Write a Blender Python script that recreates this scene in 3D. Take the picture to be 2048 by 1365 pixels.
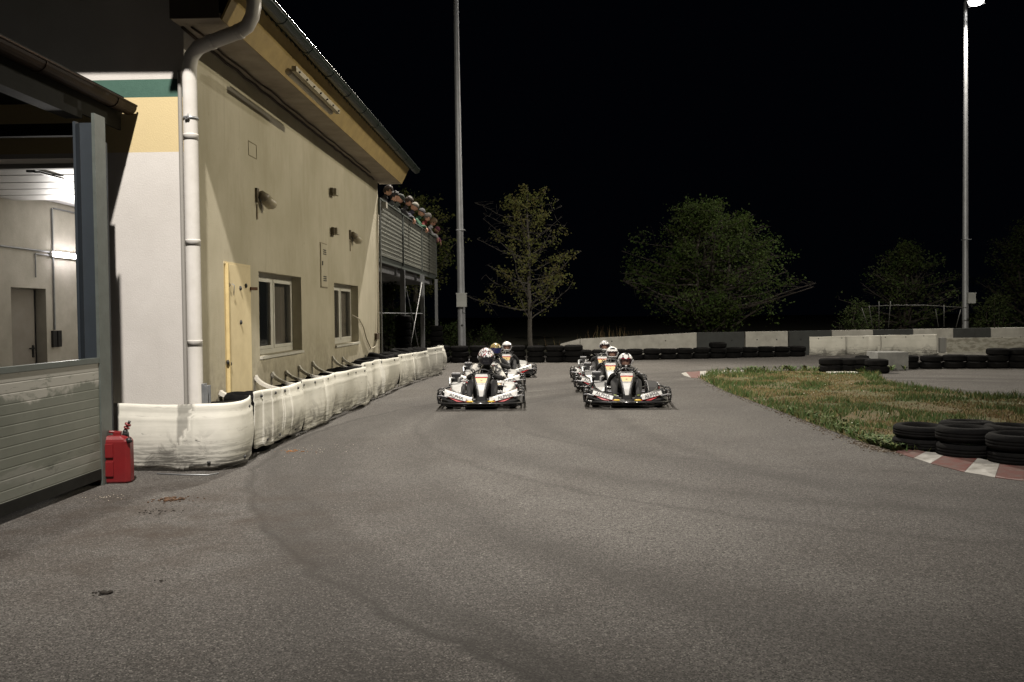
import bpy, bmesh, math, random
from mathutils import Vector, Matrix, noise
from math import radians as R, sin, cos, pi, tan, atan2, sqrt
S = bpy.context.scene
for _o in list(bpy.data.objects): bpy.data.objects.remove(_o)
# ------------------------------------------------------------------ camera
FOC = 1750.0                      # focal length in pixels of a 2048-wide frame
CAMZ = 1.6
cam = bpy.data.objects.new('camera', bpy.data.cameras.new('camera'))
S.collection.objects.link(cam); S.camera = cam
cam.data.sensor_width = 36; cam.data.lens = 36*FOC/2048
cam.data.clip_start = .1; cam.data.clip_end = 600
CR = Matrix.Rotation(R(2.0), 3, 'Z') @ Matrix.Rotation(R(90-1.85), 3, 'X') @ Matrix.Rotation(R(-.5), 3, 'Z')
cam.matrix_world = Matrix.Translation((0, 0, CAMZ)) @ CR.to_4x4()
# ------------------------------------------------------------------ night sky
W = bpy.data.worlds.new('World'); S.world = W; W.use_nodes = True
bgn = W.node_tree.nodes['Background']
bgn.inputs[0].default_value = (.35, .5, 1, 1); bgn.inputs[1].default_value = .0012
# ------------------------------------------------------------------ exposure
S.view_settings.view_transform = 'Standard'; S.view_settings.look = 'None'
S.view_settings.exposure = 0; S.view_settings.gamma = 1
S.cycles.max_bounces = 5; S.cycles.sample_clamp_indirect = 4
try: S.cycles.use_light_tree = True
except Exception: pass
# floodlights of the track: position, aim, watts, cone (their poles are built below)
LAMPS = {
 'near':  ((-1.45, .95, 14.2), (-2.0, 11.8, 0), 20500, 66),
 'left':  ((-1.7, 28.9, 14.2), (-.5, 15.5, 0), 20000, 110),
 'right': ((17.05, 35.3, 13.60), (9, 27, 0), 7500, 165),
 'side':  ((24.5, 16.0, 14.2), (-4, 14, 2.5), 15500, 36),
 'far':   ((-1.0, .75, 14.2), (9, 37, 1), 25000, 52),  # added second head on the near pole, lights the back wall and trees
}
WARM = (1.0, .90, .76); LCOL = {'far': (1,.92,.78), 'near': (1,.93,.85), 'left': (1,.92,.80), 'right': (1,.92,.80), 'side': (1,.90,.68)}
rnd = random.Random(7)
COL = S.collection
def ray(px, py):
    d = CR @ Vector(((px-1024)/FOC, -(py-682.5)/FOC, -1)); return d
def GZ(px, py, z=0.0):
    d = ray(px, py); t = (z-CAMZ)/d.z; return Vector((d.x*t, d.y*t, z))
def PX(px, py, x):
    d = ray(px, py); t = x/d.x; return Vector((x, d.y*t, CAMZ+d.z*t))
def PY(px, py, y):
    d = ray(px, py); t = y/d.y; return Vector((d.x*t, y, CAMZ+d.z*t))
# ------------------------------------------------------------------ materials
MC = {}
def mat(name, col, rough=.7, nz=0, col2=None, amt=.5, bump=0, bscale=None, metal=0, emit=None, estr=0, alpha=1, coat=0, bdist=.01, trans=0, vec=(1,1,1), lo=.35, hi=.65):
    if name in MC: return MC[name]
    m = bpy.data.materials.new(name); m.use_nodes = True; MC[name] = m
    nt = m.node_tree; b = nt.nodes['Principled BSDF']; L = nt.links
    b.inputs['Base Color'].default_value = (*col, 1); b.inputs['Roughness'].default_value = rough
    b.inputs['Metallic'].default_value = metal
    if coat: b.inputs['Coat Weight'].default_value = coat
    if alpha < 1: b.inputs['Alpha'].default_value = alpha
    if trans: b.inputs['Transmission Weight'].default_value = trans
    if emit: b.inputs['Emission Color'].default_value = (*emit, 1); b.inputs['Emission Strength'].default_value = estr
    tc = nt.nodes.new('ShaderNodeTexCoord'); mp = nt.nodes.new('ShaderNodeMapping'); mp.inputs['Scale'].default_value = vec
    L.new(tc.outputs['Object'], mp.inputs[0])
    if nz:
        n = nt.nodes.new('ShaderNodeTexNoise'); n.inputs['Scale'].default_value = nz; n.inputs['Detail'].default_value = 6; n.inputs['Roughness'].default_value = .65
        L.new(mp.outputs[0], n.inputs['Vector'])
        mr = nt.nodes.new('ShaderNodeMapRange'); mr.inputs[1].default_value = lo; mr.inputs[2].default_value = hi; mr.inputs[4].default_value = amt
        L.new(n.outputs[0], mr.inputs[0])
        mx = nt.nodes.new('ShaderNodeMix'); mx.data_type = 'RGBA'
        mx.inputs[6].default_value = (*col, 1); mx.inputs[7].default_value = (*(col2 or tuple(c*.6 for c in col)), 1)
        L.new(mr.outputs[0], mx.inputs[0]); L.new(mx.outputs[2], b.inputs['Base Color'])
    if bump:
        n2 = nt.nodes.new('ShaderNodeTexNoise'); n2.inputs['Scale'].default_value = bscale or 60; n2.inputs['Detail'].default_value = 5
        L.new(tc.outputs['Object'], n2.inputs['Vector'])
        bp = nt.nodes.new('ShaderNodeBump'); bp.inputs['Strength'].default_value = bump; bp.inputs['Distance'].default_value = bdist
        L.new(n2.outputs[0], bp.inputs['Height']); L.new(bp.outputs[0], b.inputs['Normal'])
    return m
class NB:                      # small node-building helper
    def __init__(s, m): s.nt = m.node_tree; s.L = s.nt.links; s.b = s.nt.nodes['Principled BSDF']
    def n(s, t, **k):
        x = s.nt.nodes.new(t)
        for a, v in k.items(): setattr(x, a, v)
        return x
    def setin(s, x, i, v):
        if hasattr(v, 'links') or isinstance(v, bpy.types.NodeSocket): s.L.new(v, x.inputs[i])
        else: x.inputs[i].default_value = v
    def math(s, op, a, b=0.0, c=None, clamp=False):
        x = s.n('ShaderNodeMath', operation=op, use_clamp=clamp); s.setin(x, 0, a); s.setin(x, 1, b)
        if c is not None: s.setin(x, 2, c)
        return x.outputs[0]
    def noise(s, vec, scale, detail=5, rough=.6, dist=0):
        x = s.n('ShaderNodeTexNoise'); x.inputs['Scale'].default_value = scale; x.inputs['Detail'].default_value = detail
        x.inputs['Roughness'].default_value = rough; x.inputs['Distortion'].default_value = dist
        s.L.new(vec, x.inputs['Vector']); return x.outputs[0]
    def rng(s, v, a, b, c=0.0, d=1.0):
        x = s.n('ShaderNodeMapRange'); s.setin(x, 0, v)
        for i, q in enumerate((a, b, c, d)): x.inputs[i+1].default_value = q
        return x.outputs[0]
    def mix(s, f, a, b):
        x = s.n('ShaderNodeMix', data_type='RGBA'); s.setin(x, 0, f)
        for i, q in ((6, a), (7, b)):
            if isinstance(q, tuple): x.inputs[i].default_value = (*q[:3], 1)
            else: s.L.new(q, x.inputs[i])
        return x.outputs[2]
    def bump(s, h, st, dist=.01):
        x = s.n('ShaderNodeBump'); x.inputs['Strength'].default_value = st; x.inputs['Distance'].default_value = dist
        s.L.new(h, x.inputs['Height']); s.L.new(x.outputs[0], s.b.inputs['Normal'])
    def pos(s):
        tc = s.n('ShaderNodeTexCoord'); return tc.outputs['Object']
    def xyz(s, v):
        x = s.n('ShaderNodeSeparateXYZ'); s.L.new(v, x.inputs[0]); return x.outputs
    def mapv(s, v, sc):
        x = s.n('ShaderNodeMapping'); x.inputs['Scale'].default_value = sc; s.L.new(v, x.inputs[0]); return x.outputs[0]
# ------------------------------------------------------------------ mesh builder
class MB:
    def __init__(s): s.v = []; s.f = []; s.mi = []; s.sm = []; s.cur = 0
    def add(s, vs, fs, smooth=False):
        k = len(s.v); s.v += [tuple(v) for v in vs]
        for f in fs: s.f.append(tuple(i+k for i in f)); s.mi.append(s.cur); s.sm.append(smooth)
        return s
    def m(s, i): s.cur = i; return s
    def box(s, a, b):
        (x0, y0, z0), (x1, y1, z1) = a, b
        x0, x1 = sorted((x0, x1)); y0, y1 = sorted((y0, y1)); z0, z1 = sorted((z0, z1))
        return s.add([(x0,y0,z0),(x1,y0,z0),(x1,y1,z0),(x0,y1,z0),(x0,y0,z1),(x1,y0,z1),(x1,y1,z1),(x0,y1,z1)],
              [(0,3,2,1),(4,5,6,7),(0,1,5,4),(1,2,6,5),(2,3,7,6),(3,0,4,7)])
    def bar(s, p, q, w, h, up=(0,0,1)):
        p, q = Vector(p), Vector(q); d = (q-p).normalized(); u = Vector(up); r = d.cross(u)
        if r.length < 1e-4: r = d.cross(Vector((1,0,0)))
        r.normalize(); u = r.cross(d); vs = []
        for c in (p, q):
            for a, b in ((-1,-1),(1,-1),(1,1),(-1,1)): vs.append(c+r*a*w/2+u*b*h/2)
        return s.add(vs, [(0,3,2,1),(4,5,6,7),(0,1,5,4),(1,2,6,5),(2,3,7,6),(3,0,4,7)])
    def tube(s, pts, rad, seg=8, closed=False, cap=True, squash=1.0):
        pts = [Vector(p) for p in pts]; n = len(pts)
        rs = list(rad) if isinstance(rad, (list, tuple)) else [rad]*n
        if cap and not closed and seg > 6:      # support rings keep the sides straight-shaded up to the caps
            l0, l1 = (pts[1]-pts[0]).length, (pts[-1]-pts[-2]).length
            if l0 > .05 and l1 > .05:
                pts.insert(1, pts[0].lerp(pts[1], .01/l0)); rs.insert(1, rs[0]); pts.insert(-1, pts[-1].lerp(pts[-2], .01/l1)); rs.insert(-1, rs[-1]); n = len(pts)
        vs = []; prev = None
        for i, p in enumerate(pts):
            if closed: t = pts[(i+1) % n]-pts[i-1]
            else: t = pts[min(i+1, n-1)]-pts[max(i-1, 0)]
            t.normalize()
            if prev is None:
                a = t.cross(Vector((0,0,1)))
                if a.length < .01: a = t.cross(Vector((1,0,0)))
            else: a = prev-t*prev.dot(t)
            a.normalize(); b = t.cross(a); prev = a
            for k in range(seg):
                an = 2*pi*k/seg; vs.append(p+(a*cos(an)+b*sin(an)*squash)*rs[i])
        fs = []
        for i in range(n if closed else n-1):
            j = (i+1) % n
            for k in range(seg): fs.append((i*seg+k, i*seg+(k+1)%seg, j*seg+(k+1)%seg, j*seg+k))
        if cap and not closed: fs += [tuple(reversed(range(seg))), tuple(range((n-1)*seg, n*seg))]
        return s.add(vs, fs, True)
    def lathe(s, c, prof, seg=20, ax='z'):      # prof: (r, h) along the axis
        c = Vector(c); vs = []
        for r, h in prof:
            for k in range(seg):
                a = 2*pi*k/seg; u, v = r*cos(a), r*sin(a)
                vs.append(c+Vector({'z':(u,v,h),'x':(h,u,v),'y':(v,h,u)}[ax]))
        fs = []
        for i in range(len(prof)-1):
            for k in range(seg): fs.append((i*seg+k, i*seg+(k+1)%seg, (i+1)*seg+(k+1)%seg, (i+1)*seg+k))
        return s.add(vs, fs, True)
    def ball(s, c, r, seg=14, rings=9, fn=None):
        c = Vector(c); r = Vector(r) if not isinstance(r, (int, float)) else Vector((r,r,r)); vs = []
        for i in range(rings+1):
            th = pi*i/rings
            for k in range(seg):
                ph = 2*pi*k/seg; d = Vector((sin(th)*cos(ph), sin(th)*sin(ph), cos(th)))
                p = Vector((d.x*r.x, d.y*r.y, d.z*r.z))
                if fn: p = fn(d, p)
                vs.append(c+p)
        fs = []
        for i in range(rings):
            for k in range(seg): fs.append((i*seg+k, (i+1)*seg+k, (i+1)*seg+(k+1)%seg, i*seg+(k+1)%seg))
        return s.add(vs, fs, True)
    def loft(s, secs, closed_sec=True, smooth=False, caps=True):
        n = len(secs[0]); vs = [p for sec in secs for p in sec]; fs = []
        for i in range(len(secs)-1):
            for k in range(n if closed_sec else n-1): fs.append((i*n+k, i*n+(k+1)%n, (i+1)*n+(k+1)%n, (i+1)*n+k))
        if closed_sec and caps: fs += [tuple(reversed(range(n))), tuple(range((len(secs)-1)*n, len(secs)*n))]
        return s.add(vs, fs, smooth)
    def xf(s, M):
        s.v = [tuple(M @ Vector(v)) for v in s.v]; return s
    def build(s, name, mats, parent=None, loc=(0,0,0), bevel=0, smooth=None, fix=True):
        me = bpy.data.meshes.new(name); me.from_pydata(s.v, [], s.f)
        for m in (mats if isinstance(mats, (list, tuple)) else [mats]): me.materials.append(m)
        me.polygons.foreach_set('material_index', s.mi)
        me.polygons.foreach_set('use_smooth', s.sm if smooth is None else [smooth]*len(s.f))
        if fix:
            bm = bmesh.new(); bm.from_mesh(me); bmesh.ops.recalc_face_normals(bm, faces=bm.faces)
            if bevel:
                bmesh.ops.bevel(bm, geom=[e for e in bm.edges if len(e.link_faces) == 2 and e.calc_face_angle(0) > .6], offset=bevel, segments=2, profile=.6, affect='EDGES', clamp_overlap=True)
            bm.to_mesh(me); bm.free()
        me.update()
        o = bpy.data.objects.new(name, me); COL.objects.link(o); o.location = loc
        if parent: o.parent = parent
        return o
def tag(o, label=None, cat=None, group=None, kind=None):
    if label: o['label'] = label
    if cat: o['category'] = cat
    if group: o['group'] = group
    if kind: o['kind'] = kind
    return o
def empty(name, loc=(0,0,0), rz=0, label=None, cat=None, group=None):
    o = bpy.data.objects.new(name, None); COL.objects.link(o); o.location = loc; o.rotation_euler = (0,0,rz)
    o.empty_display_size = .1
    return tag(o, label, cat, group)
def copy_tree(o, parent=None, loc=None, rz=None):
    c = o.copy(); COL.objects.link(c); c.parent = parent
    if loc is not None: c.location = loc
    if rz is not None: c.rotation_euler[2] = rz
    for ch in list(o.children): copy_tree(ch, c)
    return c
def arc(c, r, a0, a1, n, plane='xz'):
    out = []
    for i in range(n+1):
        a = a0+(a1-a0)*i/n; u, v = r*cos(a), r*sin(a)
        out.append({'xz':(c[0]+u,c[1],c[2]+v),'xy':(c[0]+u,c[1]+v,c[2]),'yz':(c[0],c[1]+u,c[2]+v)}[plane])
    return out
ORD = ['first','second','third','fourth','fifth','sixth','seventh','eighth','ninth','tenth','eleventh','twelfth','thirteenth','fourteenth','fifteenth','sixteenth','seventeenth','eighteenth','nineteenth','twentieth','twenty-first','twenty-second','twenty-third','twenty-fourth','twenty-fifth','twenty-sixth','twenty-seventh']
# shared materials
black_rub = mat('tyre_rubber', (.0042,.0042,.0045), .9, 9, (.009,.0085,.008), .8, .5, 45); black_rub.node_tree.nodes['Principled BSDF'].inputs['Specular IOR Level'].default_value = .08
steel = mat('galvanised_steel', (.32,.33,.34), .45, 14, (.2,.21,.22), .6, metal=.6)
black_met = mat('black_metal', (.018,.018,.02), .38, 20, (.04,.04,.04), .5, metal=.3)
white_pl = mat('white_plastic', (.72,.71,.67), .4, 5, (.5,.49,.45), .5)
bolt_m = mat('bolt_dark', (.03,.03,.03), .5)
chrome = mat('chrome', (.55,.55,.56), .25, metal=1)
# ================================================================== ground
def sheet(name, pts, z, m, kind='structure', label=None, cat=None):
    me = bpy.data.meshes.new(name); me.from_pydata([(p[0], p[1], z) for p in pts], [], [tuple(range(len(pts)))])
    me.materials.append(m); o = bpy.data.objects.new(name, me); COL.objects.link(o)
    bm = bmesh.new(); bm.from_mesh(me); bmesh.ops.recalc_face_normals(bm, faces=bm.faces)
    if bm.faces[0].normal.z < 0: bmesh.ops.reverse_faces(bm, faces=bm.faces)
    bmesh.ops.triangulate(bm, faces=bm.faces); bm.to_mesh(me); bm.free()
    return tag(o, label, cat, kind=kind)
gm = mat('dark_soil', (.05,.045,.03), .95, 1.5, (.03,.035,.015), .8, .5, 20)
sheet('ground', [(-150,-60),(150,-60),(150,300),(-150,300)], -.03, gm)
am = mat('asphalt', (.2,.19,.175), .88)
q = NB(am); p = q.pos(); xyz = q.xyz(p)
big = q.noise(p, .22, 4, .55); mid = q.noise(p, 1.6, 5, .6, .4); fine = q.noise(p, 95, 3, .8); grit = q.noise(p, 33, 4, .75)
base = q.mix(q.rng(big, .40, .60), (.079,.073,.068), (.122,.114,.105))
base = q.mix(q.rng(q.noise(p, .55, 5, .6, .8), .46, .62, 0, .55), base, (.066,.058,.051))
base = q.mix(q.math('MULTIPLY', q.rng(mid, .5, .72), .35), base, (.050,.042,.036))
vor = q.n('ShaderNodeTexVoronoi'); vor.inputs['Scale'].default_value = 135; q.L.new(p, vor.inputs['Vector'])
vx = q.xyz(vor.outputs['Color'])
base = q.mix(q.rng(vx[0], .74, .95, 0, .75), base, (.235,.22,.20))
base = q.mix(q.rng(vx[1], .5, .85, 0, .9), base, (.022,.02,.018))
base = q.mix(q.rng(grit, .50, .64, 0, .75), base, (.030,.027,.024))
# worn tyre arcs left by turning karts
for cx, cy, r, w, s_ in ((18.70,17.46,23.07,.20,.5),(18.74,17.5,22.75,.30,.25),(6.21,10.75,9.34,.07,.9),(6.21,10.75,9.20,.20,.3),(6.1,10.65,9.02,.28,.25),(4.57,12.77,5.86,.35,.5),(13.29,10.74,15.75,.45,.5),(6.90,13.87,7.08,.45,.5),(5.6,13.0,7.4,.10,.4),(4.4,13.6,5.0,.08,.4),(14.5,14,13.4,.22,.4),(6.8,12.6,9.6,.5,.3),(8,11,9.5,.4,.35)):
    dx = q.math('SUBTRACT', xyz[0], cx); dy = q.math('SUBTRACT', xyz[1], cy)
    d = q.math('SQRT', q.math('ADD', q.math('MULTIPLY', dx, dx), q.math('MULTIPLY', dy, dy)))
    d = q.math('ADD', d, q.math('MULTIPLY', q.math('SUBTRACT', mid, .5), .35))
    e = q.math('ABSOLUTE', q.math('SUBTRACT', d, r))
    k = q.math('MULTIPLY', q.rng(e, 0, w, 1, 0), q.math('MULTIPLY', q.rng(big, .3, .6, .4, 1), s_))
    base = q.mix(k, base, (.026,.023,.020))
# oil-brown blotches near the workshop
dx = q.math('SUBTRACT', xyz[0], -3.0); dy = q.math('SUBTRACT', xyz[1], 6.6)
dd = q.math('SQRT', q.math('ADD', q.math('MULTIPLY', dx, dx), q.math('MULTIPLY', dy, dy)))
k = q.math('MULTIPLY', q.rng(dd, .3, 2.6, 1, 0), q.rng(q.noise(p, 2.3, 6, .7), .40, .68, 0, .85))
base = q.mix(k, base, (.032,.022,.015))
q.L.new(base, q.b.inputs['Base Color'])
h = q.math('ADD', q.math('MULTIPLY', fine, .6), q.math('MULTIPLY', vx[2], .5)); h = q.math('ADD', h, q.math('MULTIPLY', grit, .9))
q.bump(h, .9, .006)
q.b.inputs['Specular IOR Level'].default_value = .3
sheet('asphalt_track', [(-30,-12),(40,-12),(40,36),(12,33.2),(-30,33.2)], 0, am)
# ---- grass island
tip = GZ(1398,757)
isl = [GZ(*a) for a in ((1398,757),(1452,784),(1561,824),(1643,855),(1725,886),(1790,905),(1851,909),(1893,913),(1955,922),(2000,932),(2050,938),(2130,950))]
isl += [Vector((7.5,7.6,0)), Vector((13,9,0))]
isl += [GZ(*a) for a in ((2200,806),(2048,797),(1929,789),(1827,775),(1776,766),(1754,752),(1770,745),(1700,741),(1643,739),(1589,742),(1418,746))]
grass_m = mat('turf', (.095,.085,.03), .95)
q = NB(grass_m); p = q.pos()
a_ = q.noise(p, .55, 5, .6); b_ = q.noise(p, 5, 5, .7); c_ = q.noise(p, 40, 4, .8)
co = q.mix(q.rng(a_, .42, .6), (.075,.085,.022), (.13,.09,.035)); co = q.mix(q.rng(b_, .45, .7, 0, .6), co, (.05,.065,.015)); co = q.mix(q.rng(c_, .45, .75, 0, .7), co, (.03,.028,.012))
q.L.new(co, q.b.inputs['Base Color']); q.bump(c_, 1, .03)
sheet('grass_island', isl, .008, grass_m)
def inside(x, y, poly):
    c = False; n = len(poly); j = n-1
    for i in range(n):
        if (poly[i][1] > y) != (poly[j][1] > y) and x < (poly[j][0]-poly[i][0])*(y-poly[i][1])/(poly[j][1]-poly[i][1])+poly[i][0]: c = not c
        j = i
    return c
def edge_d(x, y, poly):
    best = 9
    for i in range(len(poly)):
        a, b = poly[i-1], poly[i]; ex, ey = b[0]-a[0], b[1]-a[1]; l = ex*ex+ey*ey
        if l < 1e-9: continue
        t = max(0, min(1, ((x-a[0])*ex+(y-a[1])*ey)/l)); best = min(best, math.hypot(x-a[0]-ex*t, y-a[1]-ey*t))
    return best
mb = MB(); r_ = random.Random(3)
x0, x1 = min(a.x for a in isl), max(a.x for a in isl); y0, y1 = min(a.y for a in isl), max(a.y for a in isl)
nbl = 0
while nbl < 68000:
    x, y = r_.uniform(x0-.05, min(x1, 12)), r_.uniform(y0, y1)
    if r_.random() > 1.1-(y-8)/22: continue
    if not inside(x, y, isl): continue
    nbl += 1
    if noise.noise(Vector((x*.9+3, y*.9, 8))) > .22 and r_.random() < .85: continue
    e = edge_d(x, y, isl); cl = noise.noise(Vector((x*1.3, y*1.3, 0))); cl2 = noise.noise(Vector((x*.5+9, y*.5, 4)))
    g = .5+.5*cl
    hgt = (.035+.05*max(0, cl2+.2)+(.05 if e < .35 else 0)+(.05 if cl > .3 else 0))*r_.uniform(.5, 1.3)
    w = .006*(1+y/18); a = r_.uniform(0, pi); lx, ly = r_.gauss(0, .35)*hgt, r_.gauss(0, .35)*hgt
    c, s = cos(a)*w, sin(a)*w
    grn = e < .35 or cl > .28 or cl2 > .2
    mb.m(r_.choice((0,0,1)) if grn and r_.random() < .85 else r_.choice((2,2,3,1)))
    mb.add([(x-c,y-s,.006),(x+c,y+s,.006),(x+lx,y+ly,hgt)], [(0,1,2)])
for i in range(34):                 # daisies / dandelion heads
    x, y = r_.uniform(x0, 10), r_.uniform(y0, y1)
    if inside(x, y, isl):
        mb.m(4).ball((x,y,.075), .009, 5, 3)
gms = [mat('grass_green', (.045,.085,.016), .8), mat('grass_mid', (.09,.105,.028), .8), mat('grass_straw', (.20,.155,.065), .85), mat('grass_brown', (.13,.08,.035), .85), mat('flower_white', (.7,.68,.55), .7)]
tag(mb.build('grass', gms, fix=False), 'short green and straw-brown grass covering the island beside the track', 'grass', kind='stuff')
# leafier weeds along the near edge
mb = MB()
for i in range(140):
    t = r_.random(); k = r_.choice((3,4,4,4,4,2)); a, b = isl[k], isl[k+1]; c = a.lerp(b, t)
    n = Vector((-(b-a).y, (b-a).x, 0)).normalized(); c = c+n*abs(r_.gauss(.12, .2))
    if not inside(c.x, c.y, isl): continue
    for j in range(9):
        an = r_.uniform(0, 2*pi); L_ = r_.uniform(.05, .13); d = Vector((cos(an), sin(an), 0)); sd = Vector((-sin(an), cos(an), 0))*.012
        mb.m(j % 2); mb.add([c+Vector((0,0,.01)), c+d*L_*.5+sd+Vector((0,0,L_*.7)), c+d*L_+Vector((0,0,L_*.8)), c+d*L_*.5-sd+Vector((0,0,L_*.7))], [(0,1,2,3)])
for (px, py) in ((1765,742),(1700,739),(1755,746),(1660,744),(1500,745),(1580,742),(1720,737)):
    c0 = GZ(px, py)
    for i in range(14):
        c = c0+Vector((r_.gauss(0,.22), r_.gauss(0,.12), 0))
        for j in range(7):
            an = r_.uniform(0, 2*pi); L_ = r_.uniform(.07, .2); d = Vector((cos(an), sin(an), 0)); sd = Vector((-sin(an), cos(an), 0))*.02
            mb.m(j % 2); mb.add([c+Vector((0,0,.01)), c+d*L_*.5+sd+Vector((0,0,L_*.7)), c+d*L_+Vector((0,0,L_*.9)), c+d*L_*.5-sd+Vector((0,0,L_*.7))], [(0,1,2,3)])
tag(mb.build('weeds', gms[:2], fix=False), 'broad-leaved green weeds along the edges of the grass island', 'weeds', kind='stuff')
mb = MB(); r_ = random.Random(12)
for i in range(1600):
    k = r_.choice((0,1,2,3,4,4,4,5)); a, b = isl[k], isl[k+1]; c = a.lerp(b, r_.random()); n = Vector((-(b-a).y, (b-a).x, 0)).normalized(); c = c-n*(abs(r_.gauss(0,.10))-.03)
    s = r_.uniform(.004,.012); mb.m(r_.choice((0,0,1))).ball((c.x,c.y,s*.3), (s*1.3,s,s*.6), 5, 3)
tag(mb.build('gravel', [mat('earth_crumb', (.06,.042,.025), .95), mat('grey_grit', (.2,.18,.15), .9)], fix=False), 'earth crumbs and grit spilled along the edge of the grass onto the track', 'grit', kind='stuff')
# ---- kerbs
kred = mat('kerb_red_paint', (.115,.04,.033), .7, 7, (.11,.07,.06), 1, .4, 60, lo=.4, hi=.6)
kwht = mat('kerb_white_paint', (.33,.32,.295), .7, 7, (.2,.19,.17), 1, .4, 60, lo=.42, hi=.62)
def kerb(name, rows, label, t=.03):
    root = empty(name, rows[0][1], label=label, cat='kerb')
    for c, a0, a1, b1, b0 in rows:
        vs = [Vector((v.x, v.y, 0)) for v in (a0,a1,b1,b0)]
        m_ = MB(); top = [v+Vector((0,0,h)) for v, h in zip(vs, (.006,.006,t,t))]; bot = [v+Vector((0,0,-.02)) for v in vs]
        m_.add(bot+top, [(0,1,2,3),(4,5,6,7),(0,1,5,4),(1,2,6,5),(2,3,7,6),(3,0,4,7)])
        m_.build('red_block' if c else 'white_block', kred if c else kwht, root, loc=-Vector(rows[0][1]))
lo_ = [GZ(*a) for a in ((1792,906),(1828,917),(1861,928),(1929,945),(1990,956),(2048,963),(2130,978))]
up_ = [GZ(*a) for a in ((1800,898),(1851,909),(1893,913),(1955,922),(2000,932),(2050,938),(2130,950))]
kerb('kerb', [(i % 2 == 0, lo_[i]+Vector((.002,0,0)), lo_[i+1]-Vector((.002,0,0)), up_[i+1]-Vector((.002,0,0)), up_[i]+Vector((.002,0,0))) for i in range(6)], 'curved red and white kerb in front of the near tyre stacks')
kt = [GZ(*a) for a in ((1363,749),(1372,747),(1400,745),(1425,744),(1480,743),(1520,742))]
kb = [GZ(*a) for a in ((1368,752),(1382,756),(1400,757),(1430,750),(1480,746),(1520,744))]
kerb('kerb', [(i in (1,), kb[i], kb[i+1], kt[i+1], kt[i]) for i in range(5)], 'small worn red and white kerb at the tip of the grass island')
# ---- bits of dirt
def clump(name, px, py, n, spr, size, m, label, cat='dirt'):
    c = GZ(px, py); mb = MB(); rr = random.Random(px)
    for i in range(n):
        a = rr.uniform(0, 2*pi); d = abs(rr.gauss(0, spr)); s = size*rr.uniform(.25, 1)*(1 if d < spr else .5)
        mb.ball((c.x+cos(a)*d*1.5, c.y+sin(a)*d, s*.35), (s*rr.uniform(.8,1.4), s, s*.5), 6, 4)
    tag(mb.build(name, m, fix=False), label, cat, kind='stuff')
brown = mat('brown_dirt', (.09,.045,.02), .95, 30, (.03,.018,.01), .9)
dark = mat('dark_dirt', (.02,.016,.012), .95)
clump('dirt', 345, 1000, 90, .07, .022, brown, 'brown crumbled dirt on the asphalt near the red jerrycan')
clump('dirt', 318, 1022, 60, .14, .010, dark, 'scattered dark crumbs in front of the brown dirt')
clump('dirt', 583, 903, 60, .11, .012, mat('orange_dirt', (.22,.10,.035), .95), 'orange-brown crumbs beside the white sheet barrier')
clump('dirt', 207, 1187, 22, .03, .022, dark, 'dark clod on the foreground asphalt')
clump('dirt', 322, 1162, 8, .02, .012, dark, 'small dark crumb on the asphalt right of the clod')
clump('dirt', 210, 995, 40, .16, .006, mat('pale_grit', (.45,.4,.33), .9), 'pale grit at the foot of the steel post')
clump('gravel', 600, 900, 130, .7, .005, mat('pale_grit', (.45,.4,.33), .9), 'pale grit strewn along the foot of the white barrier', 'grit')
# ================================================================== main building
XW, YF, YE, XL = -3.8, 9.3, 20.3, -12.0
ZS = 4.65
side_m = mat('cream_render', (.46,.42,.30), .9)
q = NB(side_m); p = q.pos(); xyz = q.xyz(p)
n1 = q.noise(p, .8, 5, .6); n2 = q.noise(q.mapv(p, (2.2,2.2,.5)), 1.5, 6, .7); n3 = q.noise(p, 60, 4, .7); n4 = q.noise(p, 7, 6, .7)
co = q.mix(q.rng(n1, .35, .65, 0, 1), (.40,.365,.265), (.49,.45,.345))
co = q.mix(q.rng(n2, .5, .72, 0, .45), co, (.33,.29,.2))
stk = q.noise(q.mapv(p, (3.5,3.5,.22)), 2.2, 5, .7); co = q.mix(q.math('MULTIPLY', q.rng(stk, .56, .70, 0, .25), q.rng(n1, .4, .6, .2, 1)), co, (.25,.21,.15))
co = q.mix(q.math('MULTIPLY', q.rng(xyz[2], .4, 1.5, 1, 0), q.rng(n4, .4, .6, 0, .75)), co, (.24,.21,.165))
co = q.mix(q.rng(n4, .66, .76, 0, .5), co, (.24,.21,.15))
q.L.new(co, q.b.inputs['Base Color']); q.bump(q.math('ADD', n3, q.math('MULTIPLY', n4, .5)), .45, .008)
front_m = mat('white_render_striped', (.6,.58,.54), .9)
q = NB(front_m); p = q.pos(); xyz = q.xyz(p)
n1 = q.noise(p, 1.1, 5, .6); n3 = q.noise(p, 60, 4, .7); n4 = q.noise(p, 5, 6, .75)
wht = q.mix(q.rng(n1, .35, .65), (.46,.44,.415), (.53,.51,.485))
wht = q.mix(q.rng(n4, .64, .74, 0, .6), wht, (.36,.34,.31))
yel = q.mix(q.rng(n1, .3, .7), (.54,.44,.24), (.50,.405,.225)); grn = q.mix(q.rng(n4, .35, .7), (.035,.085,.065), (.05,.11,.085))
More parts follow.
